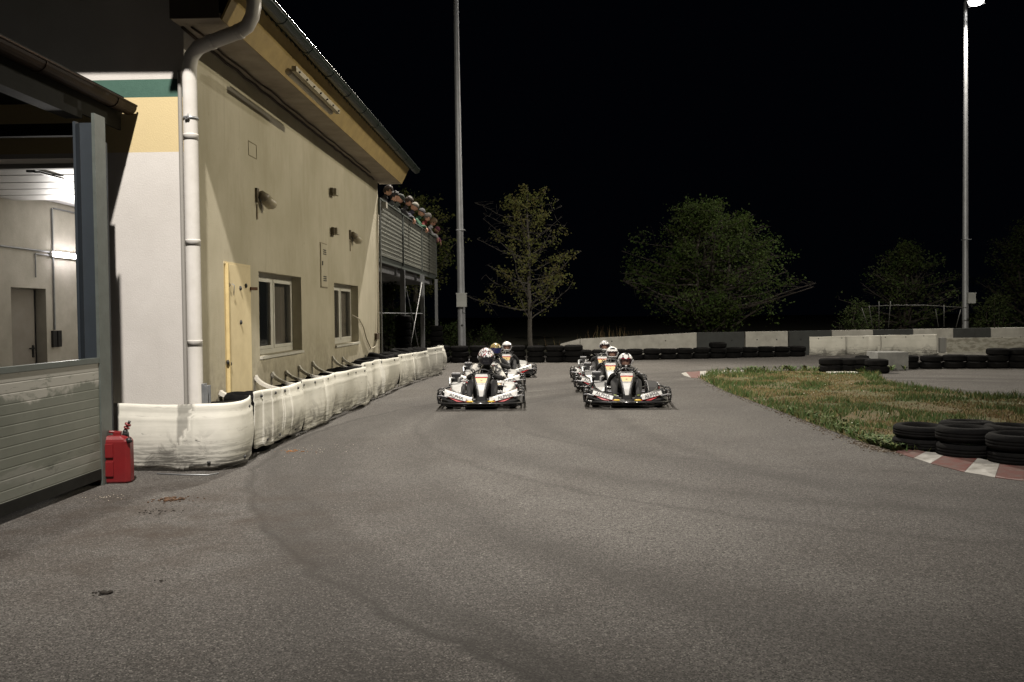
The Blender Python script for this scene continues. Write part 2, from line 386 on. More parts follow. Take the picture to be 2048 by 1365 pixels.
# front_stripes: z bands of paint
zz = xyz[2]
def band(lo, hi): return q.math('MULTIPLY', q.math('GREATER_THAN', zz, lo), q.math('LESS_THAN', zz, hi))
ZG1, ZG0, ZY0 = PY(358,158,YF).z, PY(358,194,YF).z, PY(358,304,YF).z
gn = q.n('ShaderNodeNewGeometry'); fy = q.math('LESS_THAN', q.xyz(gn.outputs['Normal'])[1], -.5)
co = q.mix(q.math('MULTIPLY', fy, band(ZY0, ZG0)), wht, yel); co = q.mix(q.math('MULTIPLY', fy, band(ZG0, ZG1)), co, grn)
q.L.new(co, q.b.inputs['Base Color']); q.bump(q.math('ADD', n3, q.math('MULTIPLY', n4, .6)), .4, .008)
in_m = mat('interior_render', (.50,.475,.42), .9, 1.6, (.34,.32,.27), .8, .3, 40)
dark_in = mat('dark_room', (.02,.02,.02), .9)
B = empty('workshop_building', (XW, YF, 0), label='cream rendered building with green and yellow painted bands at its near corner', cat='building')
BO = -Vector(B.location)
def bp(mb, name, m, par=B, **k):
    return mb.build(name, m, par, loc=BO if par is B else (0,0,0), **k)
def holed(axis, c, th, u0, u1, v0, v1, holes):
    """wall sheet with thickness: axis 'x' -> plane x=c (u=y), axis 'y' -> plane y=c (u=x); th points inward"""
    us = sorted({u0,u1,*[h[0] for h in holes],*[h[1] for h in holes]}); vs = sorted({v0,v1,*[h[2] for h in holes],*[h[3] for h in holes]})
    mb = MB(); P = (lambda u, v, w: (c+w, u, v)) if axis == 'x' else (lambda u, v, w: (u, c+w, v))
    hole = lambda i, j: any(h[0]-1e-6 <= us[i] and us[i+1] <= h[1]+1e-6 and h[2]-1e-6 <= vs[j] and vs[j+1] <= h[3]+1e-6 for h in holes)
    for i in range(len(us)-1):
        for j in range(len(vs)-1):
            if hole(i, j): continue
            for w in (0, th): mb.add([P(us[i],vs[j],w),P(us[i+1],vs[j],w),P(us[i+1],vs[j+1],w),P(us[i],vs[j+1],w)], [(0,1,2,3)])
    for h in holes+[(u0,u1,v0,v1)]:
        a = [(h[0],h[2]),(h[1],h[2]),(h[1],h[3]),(h[0],h[3])]
        for k in range(4):
            (ua,va),(ub,vb) = a[k], a[(k+1)%4]; mb.add([P(ua,va,0),P(ub,vb,0),P(ub,vb,th),P(ua,va,th)], [(0,1,2,3)])
    return mb
# side wall openings measured on the wall
def wy(px, py): v = PX(px, py, XW); return v.y, v.z
w1 = (wy(517,545)[0], wy(602,553)[0], wy(560,707)[1], wy(560,549)[1])
w2 = (wy(668,565)[0], wy(716,573)[0], wy(690,688)[1], wy(690,569)[1])
dr = (wy(447,523)[0], wy(500,530)[0], .12, wy(470,526)[1])
m_ = holed('x', XW, -.30, YF+.302, YE, -.02, ZS+.3, [w1, w2, dr])
bp(m_, 'side_wall', side_m, fix=False)
gx1 = PY(152,500,YF).x; gz1 = PY(75,318,YF).z
m_ = holed('y', YF, .30, XL, XW, -.02, 6.2, [(-9.4, gx1, -.02, gz1)])
bp(m_, 'front_wall', front_m, fix=False)
bp(MB().box((XL,YE-.3,-.02),(XW-.31,YE-.01,ZS+.9)), 'rear_wall', side_m)
# garage interior (room behind the opening)
XI = -7.75; YI = 19.8; ZC = 3.42
dz = PX(50,576,XI); d0 = PX(22,600,XI).y; d1 = PX(92,600,XI).y
bp(holed('x', XI, -.22, YF+.31, YI, -.02, ZC, [(d0, d1, -.02, dz.z)]), 'interior_wall', in_m, fix=False)
bp(MB().box((XI,YI,0),(gx1+.3,YI+.1,ZC)).box((gx1+.04,YF+.31,0),(gx1+.1,YI,ZC)), 'interior_wall', in_m)
bp(MB().box((XI-1.9,YF+.31,0),(XI-1.8,YI,ZC)), 'interior_wall', in_m)
cl_m = mat('ceiling_panels', (.62,.62,.62), .5, 3, (.45,.45,.45), .5)
cb = MB().box((XI-1.8,YF+.31,ZC),(gx1+.3,YI,ZC+.1))
bp(cb, 'ceiling', cl_m)
ub = MB()      # raised sectional door hanging under the ceiling: slats across the opening
for i in range(5):
    y = YF+.45+i*.56; ub.box((XI+.1,y,ZC-.13),(gx1-.05,y+.50,ZC-.09)); ub.box((XI+.1,y+.505,ZC-.115),(gx1-.05,y+.55,ZC-.10))
su = bp(ub, 'raised_door', cl_m)
kb_ = MB().box((PY(62,334,YF+.7).x, YF+.6, ZC-.16),(PY(75,334,YF+.7).x, YF+.66, ZC-.132)); kb_.bar((PY(80,334,YF+.7).x, YF+.65, ZC-.15),(PY(128,345,YF+1.2).x, YF+1.15, ZC-.15), .05,.02)
kb_.build('door_catch', black_met, su)
bp(MB().box((-9.4,YF+.32,gz1-.05),(gx1+.02,YF+.40,gz1+.12)), 'lintel_rail', mat('lintel_grey', (.3,.3,.29), .6))
# interior door
do = MB().box((XI-.20,d0+.02,0),(XI-.16,PX(70,600,XI-.16).y,dz.z-.02)); dl = bp(do, 'inner_door', mat('grey_door', (.27,.25,.22), .6, 3, (.2,.18,.15), .6))
bp(MB().box((XI-.222,d0-.05,-.02),(XI-.21,d1+.05,dz.z+.02)), 'interior_wall', in_m)
hy = PX(66,697,XI-.16)
MB().box((XI-.16,hy.y-.03,hy.z-.14),(XI-.148,hy.y+.02,hy.z+.05)).bar((XI-.13,hy.y+.0,hy.z),(XI-.13,hy.y-.13,hy.z),.02,.02).bar((XI-.16,hy.y,hy.z),(XI-.12,hy.y,hy.z),.02,.02).build('handle', black_met, dl)
bp(MB().box((XI-.16,PX(69,600,XI-.15).y,0),(XI-.152,PX(69,600,XI-.15).y+.03,dz.z-.02)), 'door_gap', black_met)
# conduits and switch
c0, c1 = PX(105,417,XI+.03), PX(111,660,XI+.03)
mb = MB().tube([(XI+.02,c0.y,c0.z),(XI+.02,c0.y,c1.z)], .016, 8)
a, b = PX(0,492,XI+.03), PX(104,512,XI+.03); mb.tube([(XI+.02,a.y,a.z),(XI+.02,b.y,a.z)], .014, 8)
a, b = PX(105,417,XI), PX(152,422,XI); mb.tube([(XI+.02,a.y,a.z),(XI+.02,b.y,a.z)], .012, 8)
a = PX(68,508,XI); mb.tube([(XI+.02,a.y,a.z),(XI+.02,a.y,a.z-.36)], .010, 8); mb.tube([(XI+.02,a.y,a.z),(XI+.02,c0.y,a.z)], .010, 8)
tag(mb.build('conduit', steel), 'thin grey cable conduits running over the garage wall around the lamp', 'conduit')
s_ = PX(111,678,XI)
sw = empty('light_switch', (XI,s_.y,s_.z), label='pair of black light switches on the garage wall under the conduit', cat='light switch')
for k in (-1,1): MB().box((0,k*.07-.055,-.13),(.04,k*.07+.05,.13)).build('switch_box', black_met, sw, bevel=.005)
# fluorescent lamp in the garage (lit)
t0, t1 = PX(112,508,XI+.12), PX(156,514,XI+.12)
fl = empty('wall_lamp', (XI,t0.y,t0.z), label='lit fluorescent batten lamp on the garage wall', cat='lamp')
yl = t1.y-t0.y+.25
MB().box((0,0,-.045),(.06,yl,.045)).build('housing', white_pl, fl)
MB().tube([(.09,.02,0),(.09,yl-.02,0)], .034, 12).build('tube', mat('lit_tube', (1,1,1), .4, emit=(1,.93,.95), estr=30), fl)
ld = bpy.data.lights.new('garage_tube_light', 'AREA'); ld.shape = 'RECTANGLE'; ld.size = .08; ld.size_y = yl; ld.energy = 120; ld.color = (1,.95,.88)
lo = bpy.data.objects.new('tube_light', ld); COL.objects.link(lo); lo.parent = fl; lo.location = (.14, yl/2, 0); lo.rotation_euler = (0, R(-90), 0)
# windows ----------------------------------------------------------
frame_m = mat('window_frame_white', (.60,.59,.53), .45, 4, (.45,.43,.36), .5)
glass_m = mat('window_glass', (.03,.035,.04), .06, coat=.3); glass_m.node_tree.nodes['Principled BSDF'].inputs['Alpha'].default_value = .28
curt_m = mat('grey_curtain', (.42,.37,.30), .9, 12, (.3,.26,.2), .8, vec=(1,1,.05))
def window(hole, label_side):
    y0, y1, z0, z1 = hole; xr = XW-.15
    w = empty('window', (XW, y0, z0)); w.parent = B; w.location = Vector((XW, y0, z0))+BO
    H, Wd = z1-z0, y1-y0; r = -.15
    f = MB(); t = .07
    f.box((r-.06,0,0),(r,Wd,t)).box((r-.06,0,H-t),(r,Wd,H)).box((r-.06,0,t),(r,t,H-t)).box((r-.06,Wd-t,t),(r,Wd,H-t)).box((r-.06,Wd/2-.05,t),(r+.004,Wd/2+.05,H-t))
    f.build('frame', frame_m, w, bevel=.006)
    for a, b in ((t+.002, Wd/2-.052), (Wd/2+.052, Wd-t-.002)):
        c = MB(); s = .05
        c.box((r-.04,a,t+.002),(r+.012,b,t+s)).box((r-.04,a,H-t-s),(r+.012,b,H-t-.002)).box((r-.04,a,t+s),(r+.012,a+s,H-t-s)).box((r-.04,b-s,t+s),(r+.012,b,H-t-s))
        cs = c.build('sash', frame_m, w, bevel=.005)
        MB().box((r-.022,a+s,t+s),(r-.016,b-s,H-t-s)).build('pane', glass_m, cs)
    sl = MB().box((r,-.0,-.04),(.035,Wd,-.002)).build('sill', frame_m, w)
    return w, Wd, H
wA, Wd, H = window(w1, 'near')
cm = MB()
def curtain(mb, ya, yb, zb, zt, x, n=14):
    secs = []
    for i in range(n+1):
        y = ya+(yb-ya)*i/n; xx = x+.025*sin(i*2.1); secs.append([(xx,y,zb),(xx,y,zt),(xx-.01,y,zt),(xx-.01,y,zb)])
    mb.loft(secs)
curtain(cm, Wd*.62, Wd-.05, .05, H, -.245); cm.build('curtain', curt_m, wA)
wB, Wd2, H2 = window(w2, 'far')
cm = MB(); curtain(cm, .05, Wd2-.05, .05, H2, -.245, 22); cm.build('curtain', curt_m, wB)
bp(MB().box((XW-1.04,YF+.4,0),(XW-.99,YE-.4,ZS)), 'partition', mat('room_wall', (.14,.12,.1), .9))
# room things glimpsed through the near window: shelf with papers
rm = MB()
for k in range(4): rm.box((XW-.95, w1[0]+.1, w1[2]+.12+k*.3),(XW-.6, w1[0]+1.15, w1[2]+.14+k*.3))
for k in range(22):
    y = w1[0]+.12+k*.046; rm.box((XW-.9, y, w1[2]+.142+.3*(k%3)),(XW-.62, y+.03, w1[2]+.30+.3*(k%3)+.02*(k%4)))
shelf = empty('shelf', (XW-.8, w1[0], 0), label='shelf of folders and papers seen through the near window', cat='shelf')
rm.build('rack', mat('paper_grey', (.34,.33,.32), .8, 9, (.07,.07,.08), 1), shelf, loc=-Vector(shelf.location))
# metal door in the side wall ---------------------------------------
ym = mat('cream_yellow_metal', (.72,.61,.38), .6, 3, (.60,.50,.30), .8, .1, 25)
ye = mat('yellow_edge', (.60,.48,.24), .5, 6, (.45,.35,.17), .6)
D = empty('metal_door', (XW, dr[0], 0)); D.parent = B; D.location = Vector((XW, dr[0], 0))+BO; Wd_ = dr[1]-dr[0]
MB().box((-.05,.10,.12),(.012,Wd_-.02,dr[3]-.03)).build('door_leaf', ym, D, bevel=.004)
MB().box((-.28,.0,.12),(-.0,.03,dr[3])).box((-.03,.055,.12),(.035,.085,dr[3]-.02)).build('door_edge', ye, D)
MB().box((-.29,-.02,.0),(-.285,Wd_+.02,dr[3]+.05)).build('door_back', dark_in, D)
MB().box((-.04,.0,dr[3]-.028),(.004,Wd_,dr[3]-.001)).box((-.04,Wd_-.018,.12),(.004,Wd_-.001,dr[3]-.03)).build('door_frame', ym, D)
for (px, py) in ((458,570),(481,577),(492,572),(461,728),(456,725),(482,645)):
    v = PX(px, py, XW+.02); MB().ball((.02, v.y-dr[0], v.z), (.02,.022,.03), 8, 5).build('rivet' if py < 700 else 'lock', bolt_m if py < 700 else black_met, D)
v = PX(460,568,XW); MB().tube([(.02,v.y-dr[0],v.z),(.05,v.y-dr[0]+.01,v.z-.02),(.03,v.y-dr[0]+.04,v.z-.14)], .006, 6).build('hook', steel, D)
v = PX(501,578,XW); MB().bar((.01,v.y-dr[0]-.05,v.z),(.07,v.y-dr[0]+.03,v.z), .05,.04).build('door_stop', mat('rust', (.13,.06,.03), .8), D)
# meter cabinet flush in wall
a, b = PX(640,487,XW), PX(654,575,XW)
M_ = empty('meter_cabinet', (XW, a.y, b.z), label='tall narrow cream meter cabinet with two vents set in the wall', cat='cabinet')
cw, ch = b.y-a.y, a.z-b.z
cm_ = mat('cabinet_cream', (.46,.42,.31), .6, 5, (.38,.34,.24), .5)
MB().box((0,0,0),(.018,cw,ch)).build('cabinet_door', cm_, M_, bevel=.004)
MB().box((.0,-.02,-.02),(.008,0,ch+.02)).box((.0,cw,-.02),(.008,cw+.015,ch+.02)).box((0,0,-.02),(.008,cw,0)).box((0,0,ch),(.008,cw,ch+.02)).build('frame', mat('cabinet_frame_brown', (.22,.19,.13), .7), M_)  # darker brown frame strips round the cabinet door
for zz_ in (.1, ch-.18):
    mv = MB()
    for k in range(3): mv.box((.0185,cw*.3,zz_+k*.035),(.024,cw*.75,zz_+k*.035+.016))
    mv.build('vent', bolt_m, M_)
MB().box((.018,cw*.12,ch*.5),(.03,cw*.2,ch*.5+.07)).build('lock', bolt_m, M_)
# faint square cover plate
a, b = PX(496,281,XW), PX(501,313,XW)
mb = MB(); pw, ph = .32, a.z-b.z
for bx in (((0,0,0),(.004,.012,ph)),((0,.012,0),(.004,pw,.01)),((0,pw,0),(.004,pw+.012,ph)),((0,.012,ph-.01),(.004,pw,ph))): mb.box(*bx)
cp = tag(mb.build('cover_plate', mat('plate_line', (.2,.17,.1), .8), loc=(XW+.001,a.y,b.z)), 'outline of a square painted cover plate high on the cream wall', 'cover plate')
# bulkhead floodlights on the wall (unlit)
lens_m = mat('dusty_glass', (.50,.45,.34), .35, 20, (.35,.3,.2), .6)
def wall_flood(px, py, s, label):
    v = PX(px, py, XW); F = empty('wall_floodlight', v, label=label, cat='floodlight', group='unlit floodlights on the cream wall')
    MB().box((0,-.05*s,-.10*s),(.03,.05*s,.12*s)).build('bracket', mat('rusty_bracket', (.10,.08,.05), .7), F)
    d = Vector((.10,.32,-.17))*s; st = Vector((.06,.05,.04))*s
    secs = []
    for t, w_, h_ in ((0,.07,.06),(.25,.085,.075),(.3,.095,.085),(.9,.105,.085),(1,.08,.06)):
        c = st+d*t; r = Vector((1,-.3,0)).normalized()*w_*s; u = Vector((.2,.4,.9)).normalized()*h_*s
        secs.append([c+r*cos(k*pi/5)+u*sin(k*pi/5) for k in range(10)])
    MB().loft(secs[:3], smooth=True).build('housing', mat('lamp_housing', (.2,.17,.12), .5), F)
    MB().loft(secs[2:], smooth=True).build('lens', lens_m, F)
    MB().tube([(.04,-.03*s,-.02*s),(.08,-.04*s,-.12*s),(.06,.04*s,-.16*s),(.05,.06*s,-.05*s)], .008*s, 6).build('cable', black_met, F)
    MB().box((.005,-.005*s,-.38*s),(.012,.04*s,-.13*s)).build('stain_strip', mat('brown_strip', (.16,.12,.07), .8), F)
wall_flood(512, 392, .82, 'larger unlit floodlight on the cream wall above the metal door')
wall_flood(699, 471, .82, 'unlit floodlight on the cream wall above the far window')
def junction(px, py, label):
    v = PX(px, py, XW)
    J = empty('junction_box', v, label=label, cat='junction box', group='small junction boxes on the cream wall')
    MB().box((0,-.09,-.05),(.12,.12,.07)).build('box_body', mat('jbox', (.40,.36,.27), .6), J, bevel=.008)
    MB().box((.02,-.15,-.07),(.07,-.092,.07)).build('bracket', mat('rusty_bracket', (.10,.08,.05), .7), J)
junction(662,386,'upper of two small junction boxes on the cream wall')
junction(664,464,'lower of two small junction boxes on the cream wall, above the meter cabinet')
# eaves: soffit, fascia, gutter, roof --------------------------------
sof_m = mat('soffit_board', (.36,.31,.25), .85, 2.5, (.25,.21,.165), .9, .2, 30)
fas_m = mat('ochre_fascia', (.40,.29,.11), .7, 4, (.28,.2,.08), .8)
XO, YS = -3.28, 8.97
bp(MB().box((XW+.002,YS,ZS),(XO,YE+.15,ZS+.05)), 'soffit', sof_m)
bp(MB().box((XW+.003,YS-.022,ZS-.004),(XO-.01,YS-.002,ZS+.38)), 'dark_end_cap', mat('end_cap_shade', (.07,.055,.042), .95))  # dark cap added to stand for shade over the soffit's near end
XF = -3.10
secs = [[(XO,y,ZS-.01),(XO+.02,y,ZS-.02),(XF+.02,y,ZS+.34),(XF,y,ZS+.36)] for y in (YS,YE+.17)]
bp(MB().loft(secs), 'fascia', fas_m)
bp(MB().box((XW+.01,YE+.152,ZS-.015),(XO+.02,YE+.19,ZS+.38)), 'fascia', mat('white_trim', (.6,.55,.5), .7))
mbw = MB(); n = 240; dy = (YE+.2-YS)/n; vs = []
for i in range(n+1):
    y = YS+i*dy; zc = ZS+.305+.020*(1 if (i//2) % 2 else -1)+.004*sin(i*1.3)
    vs += [(XF+.045,y,ZS+.41),(XF+.045,y,zc)]
bp(MB().add(vs, [(i*2,i*2+1,i*2+3,i*2+2) for i in range(n)]), 'roof_edge_shadow', mat('dark_roof', (.03,.04,.035), .6), fix=False)  # dark wavy strip stands in for the corrugated roof's shadow on the fascia
bp(MB().loft([[(-3.12,y,ZS+.42),(-2.96,y,ZS+.40),(-2.96,y,ZS+.43),(XL,y,ZS+.55),(XL,y,ZS+.50)] for y in (8.56,YE+.5)]), 'roof', mat('dark_roof', (.03,.04,.035), .6))
bp(MB().box((-3.70,8.42,ZS+.41),(-3.13,8.555,ZS+.45)), 'roof', mat('dark_roof', (.03,.04,.035), .6))  # unseen strip added ahead of the roof to shade the downpipe's top
# half-round gutter with joints
gut_m = mat('dark_green_gutter', (.022,.035,.03), .35, 6, (.035,.04,.035), .7, metal=.2)
gx, gz, gr = -2.97, ZS+.36, .085
gm_ = MB(); ring = [(gx+gr*cos(a), gz+gr*sin(a)) for a in [pi+pi*k/10 for k in range(11)]]; ring2 = [(gx+(gr-.008)*cos(a), gz+(gr-.008)*sin(a)) for a in [2*pi-pi*k/10 for k in range(11)]]
gm_.loft([[(x,y,z) for x, z in ring+ring2] for y in (8.25,YE+.55)])
gm_.tube([(gx+gr+.004,8.25,gz),(gx+gr+.004,YE+.55,gz)], .011, 8)
G_ = empty('eaves_gutter', (gx,8.3,gz), label='long dark green half-round gutter under the roof edge', cat='gutter')
gm_.build('channel', gut_m, G_, loc=-Vector(G_.location))
for k in range(11):
    y = 8.9+k*1.12; ring3 = [(gx+(gr+.007)*cos(a), gz+(gr+.007)*sin(a)) for a in [pi+pi*j/10 for j in range(11)]]
    MB().loft([[(x,yy,z) for x, z in ring3+ring2] for yy in (y,y+.035)]).build('bracket', gut_m, G_, loc=-Vector(G_.location))
# cables and unlit tube lamp under the soffit
mb = MB(); pts = []
for i in range(34):
    y = 9.2+i*.33; pts.append((XW+.13+.012*sin(i*1.7)+.03*noise.noise(Vector((i*.4,0,0))), y, ZS-.015-.008*abs(sin(i*2.3))))
mb.tube(pts[:30], .011, 6)
pts = [(XW+.03+.01*sin(i*2.9), 9.2+i*.33, ZS-.012-.01*abs(sin(i*1.3))) for i in range(33)]; mb.tube(pts, .016, 6)
tag(mb.build('cable', mat('old_cable', (.05,.035,.025), .8)), 'old dark cables sagging along the wall under the soffit', 'cable')
a, b = GZ(583,140,ZS-.05), GZ(680,226,ZS-.05)
T = empty('soffit_tube_lamp', (a.x, a.y, ZS), label='long unlit tube lamp fixed under the soffit', cat='lamp')
Lt = b.y-a.y
MB().box((-.0,0,-.07),(.06,Lt,-.002)).build('housing', mat('lamp_beige', (.38,.33,.22), .6), T, bevel=.004)
MB().tube([(-.06,.08,-.05),(-.06,Lt-.08,-.05)], .045, 12).build('diffuser', mat('old_diffuser', (.36,.32,.25), .4), T)
mb = MB()
for k in range(7): mb.ball((.07,.12+k*(Lt-.24)/6,-.05), .014, 6, 4)
mb.build('screw', bolt_m, T)
# downpipe ---------------------------------------------------------
pipe_m = mat('pipe_white', (.66,.64,.61), .85, 3, (.54,.52,.48), .7, .08, 20); pipe_m.node_tree.nodes['Principled BSDF'].inputs['Specular IOR Level'].default_value = .15
P_ = empty('downpipe', (-3.71,9.22,0), label='thick off-white downpipe at the building corner with swan neck to the gutter', cat='downpipe')
pl = [(-2.97,9.1,4.98),(-2.97,9.1,4.80),(-2.99,9.1,4.70),(-3.05,9.12,4.61),(-3.14,9.13,4.56),(-3.45,9.17,4.47),(-3.60,9.19,4.42),(-3.68,9.2,4.33),(-3.71,9.22,4.22),(-3.71,9.22,.25)]
MB().tube(pl, .075, 20).build('pipe', pipe_m, P_, loc=-Vector(P_.location))
for px, py in ((384,268),(388,481),(390,684)):
    z = PX(px, py, -3.66).z; MB().lathe((0,0,z), ((.074,-.05),(.078,-.05),(.078,.005),(.0795,.012),(.074,.012)), 20).build('joint', pipe_m, P_)
for q_, r2 in (((-3.14,9.13,4.56),.081),((-3.45,9.17,4.47),.081)):
    d = Vector((-.31,.04,-.09)).normalized()*.025; c = Vector(q_)
    MB().tube([c-d,c+d], r2, 18).build('joint', pipe_m, P_, loc=-Vector(P_.location))
z = PX(384,234,-3.66).z
MB().lathe((0,0,z), ((.076,-.014),(.082,-.014),(.082,.014),(.076,.014)), 20).bar((-.02,-.085,-.015+z),(.02,-.095,z),.02,.03).tube([(.0,-.08,z-.03),(.0,-.105,z),(.012,-.09,z+.03)], .007, 6).build('clamp', steel, P_)
tag(MB().tube([(-3.84,9.27,.2),(-3.84,9.27,4.2)], .022, 10).build('earthing_rod', mat('rod_grey', (.25,.24,.22), .6)), 'thin grey conduit running down beside the thick downpipe', 'conduit')
v = PX(415,790,-3.55); tag(MB().box((-3.6,v.y-.04,.3),(-3.57,v.y+.05,v.z+.12)).box((-3.57,v.y-.045,.3),(-3.53,v.y-.025,v.z+.10)).box((-3.57,v.y+.03,.3),(-3.53,v.y+.05,v.z+.10)).build('steel_channel', steel, bevel=.006), 'short upright galvanised steel channel behind the white sheet', 'steel channel')
# hose/cable loop near the far corner
pts = []
for px, py in ((703,630),(718,638),(727,655),(733,678),(742,698),(750,694),(755,676)): v = PX(px, py, XW+.03); pts.append(v)
C_ = empty('hanging_cable', pts[0], label='pale cable hanging in a loop from the far window to a small socket', cat='cable')
mb = MB().tube(pts, .014, 6); mb.tube([PX(755,676,XW+.03), PX(756,600,XW+.03), PX(757,430,XW+.03)], .010, 6)
mb.build('loop', mat('pale_cable', (.42,.38,.30), .6), C_, loc=-pts[0])
v = PX(754,673,XW+.03); MB().box((v.x-.03,v.y-.14,v.z-.07),(v.x+.03,v.y+.12,v.z+.07)).build('socket', mat('brown_socket', (.10,.07,.045), .6), C_, loc=-pts[0])
# ================================================================== lean-to roof with panel side in front
XC = -4.18
A_ = empty('lean_to', (XC, 6, 0), label='dark lean-to canopy with gutter in front of the garage opening', cat='canopy')
AO = -Vector(A_.location)
brn = mat('brown_gutter', (.028,.017,.011), .5, 5, (.015,.011,.008), .8)
YG = 9.25; gx2, gz2, g2 = -4.385, 3.825, .085
ring = [(gx2+g2*cos(a), gz2+g2*sin(a)) for a in [pi+pi*k/10 for k in range(11)]]; ring2 = [(gx2+(g2-.008)*cos(a), gz2+(g2-.008)*sin(a)) for a in [2*pi-pi*k/10 for k in range(11)]]
MB().loft([[(x,y,z) for x, z in ring+ring2] for y in (2.0,YG)]).tube([(gx2+g2,2,gz2+.01),(gx2+g2,YG,gz2+.01)], .012, 8).build('gutter', brn, A_, loc=AO)
MB().loft([[(x,y,z) for x, z in ring] for y in (YG-.004,YG+.004)]).build('gutter_end', brn, A_, loc=AO)
for y in (8.85, 7.55, 6.2, 4.9):
    ring3 = [(gx2+(g2+.008)*cos(a), gz2+(g2+.008)*sin(a)) for a in [pi+pi*j/10 for j in range(11)]]
    MB().loft([[(x,yy,z) for x, z in ring3+ring2] for yy in (y,y+.025)]).build('gutter_bracket', brn, A_, loc=AO)
dk = mat('dark_steel', (.012,.012,.011), .7, 6, (.02,.02,.018), .7)
MB().box((-9.5,2.0,3.88),(-4.45,YG+.03,3.94)).box((-4.50,2.0,3.58),(-4.475,YG+.0,3.877)).build('roof', dk, A_, loc=AO)
for _m in (dk, brn): _m.node_tree.nodes['Principled BSDF'].inputs['Specular IOR Level'].default_value = .08
MB().box((-4.56,2.0,3.50),(-4.40,8.32,3.575)).box((-9.5,8.60,3.40),(-4.62,8.68,3.52)).box((-9.5,6.6,3.6),(-4.58,6.66,3.7)).build('beam', dk, A_, loc=AO)
post_m = mat('grey_green_steel', (.085,.098,.09), .5, 6, (.06,.068,.06), .7, .1, 30)
blue_m = mat('blue_grey_steel', (.018,.025,.033), .6, 5, (.013,.018,.023), .6)
# H-section post
pb = MB().box((-4.20,8.10,0),(-4.17,8.30,3.50))
MB().box((-4.36,8.19,0),(-4.201,8.21,3.43)).build('post', mat('blue_grey_steel', (.018,.025,.033), .6, 5, (.013,.018,.023), .6), A_, loc=AO)
pb.build('post', post_m, A_, loc=AO)
MB().box((-4.39,8.12,0),(-4.365,8.28,3.43)).build('post', blue_m, A_, loc=AO)
MB().box((-4.50,8.62,0),(-4.38,8.75,3.35)).build('door_rail', blue_m, A_, loc=AO)
pan_m = mat('panel_grey_green', (.20,.215,.17), .6)
q = NB(pan_m); p = q.pos(); xyz = q.xyz(p)
n1 = q.noise(p, 1.4, 6, .7); n2 = q.noise(q.mapv(p, (1,.6,2.2)), 3, 6, .75, .6)
co = q.mix(q.rng(n1, .35, .65), (.10,.108,.088), (.135,.142,.118))
worn = q.math('MULTIPLY', q.rng(q.math('ADD', xyz[2], q.math('MULTIPLY', q.math('SUBTRACT', n1, .5), .7)), .95, 1.0), q.rng(n2, .36, .44)); co = q.mix(q.math('MULTIPLY', worn, .8), co, (.32,.31,.28))
bandn = q.math('ADD', xyz[2], q.math('MULTIPLY', q.math('SUBTRACT', n2, .5), .5))
w2_ = q.math('MULTIPLY', q.rng(bandn, .26, .34), q.rng(bandn, .40, .36)); co = q.mix(q.math('MULTIPLY', w2_, .6), co, (.20,.20,.18))
co = q.mix(q.math('MULTIPLY', q.rng(bandn, .36, .3), q.rng(n2, .35,.55,.1,.45)), co, (.175,.18,.16))
co = q.mix(q.rng(n2, .62, .72, 0, .8), co, (.05,.056,.047))
q.L.new(co, q.b.inputs['Base Color'])
wv = q.math('FRACT', q.math('MULTIPLY', xyz[2], 12.0)); gro = q.math('MULTIPLY', q.rng(wv, 0, .08), q.rng(wv, 1, .92))
q.bump(gro, .5, .005)
pz = 1.16
MB().box((-4.22,2.5,.16),(-4.185,8.098,pz)).build('side_panel', pan_m, A_, loc=AO)
MB().box((-4.23,2.5,pz+.002),(-4.175,8.096,pz+.05)).build('panel_rail', post_m, A_, loc=AO)
MB().box((-4.24,2.5,.06),(-4.18,8.096,.155)).build('bottom_rail', dk, A_, loc=AO)
# ================================================================== red jerrycan
jc = GZ(216,969); J = empty('jerrycan', (jc.x+.02,jc.y+.1,0), label='red plastic jerrycan with black cap and spout beside the steel post', cat='jerrycan')
red = mat('red_plastic', (.17,.010,.012), .4, 8, (.11,.008,.010), .5, coat=.2)
def jsec(z, hw, hd, ch=.035): return [(-hw,-hd+ch,z),(-hw+ch,-hd,z),(hw-ch,-hd,z),(hw,-hd+ch,z),(hw,hd-ch,z),(hw-ch,hd,z),(-hw+ch,hd,z),(-hw,hd-ch,z)]
jb = MB().loft([jsec(.0,.15,.07),jsec(.015,.165,.082),jsec(.40,.165,.082),jsec(.425,.15,.075),jsec(.455,.11,.055)], smooth=False)
jb.build('body', red, J, bevel=.008)
for z0, z1 in ((.07,.215),(.25,.385)): MB().box((-.14,-.096,z0),(.02,-.0825,z1)).build('moulded_panel', red, J, bevel=.006)
MB().tube([(.03,0,.44),(.02,0,.485),(-.14,0,.495),(-.15,0,.43)], .013, 8).build('handle', red, J)
MB().box((-.0,-.03,.43),(.07,.03,.495)).build('shoulder', red, J, bevel=.012)
MB().lathe((.105,0,.44), ((0,0),(.026,0),(.026,.03),(.018,.05),(.0,.05)), 14).ball((.105,0,.485), .025, 10, 6).build('collar', black_met, J)
MB().tube([(.105,0,.50),(.135,-.0,.56)], .015, 10).tube([(.117,0,.52),(.123,0,.532)], .028, 10).tube([(.128,0,.55),(.136,0,.564)], .030, 10).build('spout', red, J)
MB().tube([(.136,0,.56),(.15,0,.59)], .012, 10).tube([(.15,-.05,.43),(.168,-.06,.39)], .026, 12).tube([(.125,-.02,.52),(.15,-.04,.48),(.155,-.05,.44)], .005, 6).build('cap', black_met, J)
J.rotation_euler[2] = R(6)
tag(MB().tube([(-3.9,8.66,.008),(-3.6,8.6,.008),(-3.35,8.58,.008),(-3.28,8.68,.008)], .007, 6).build('wire', steel), 'thin pale wire lying on the asphalt under the white sheet', 'wire')
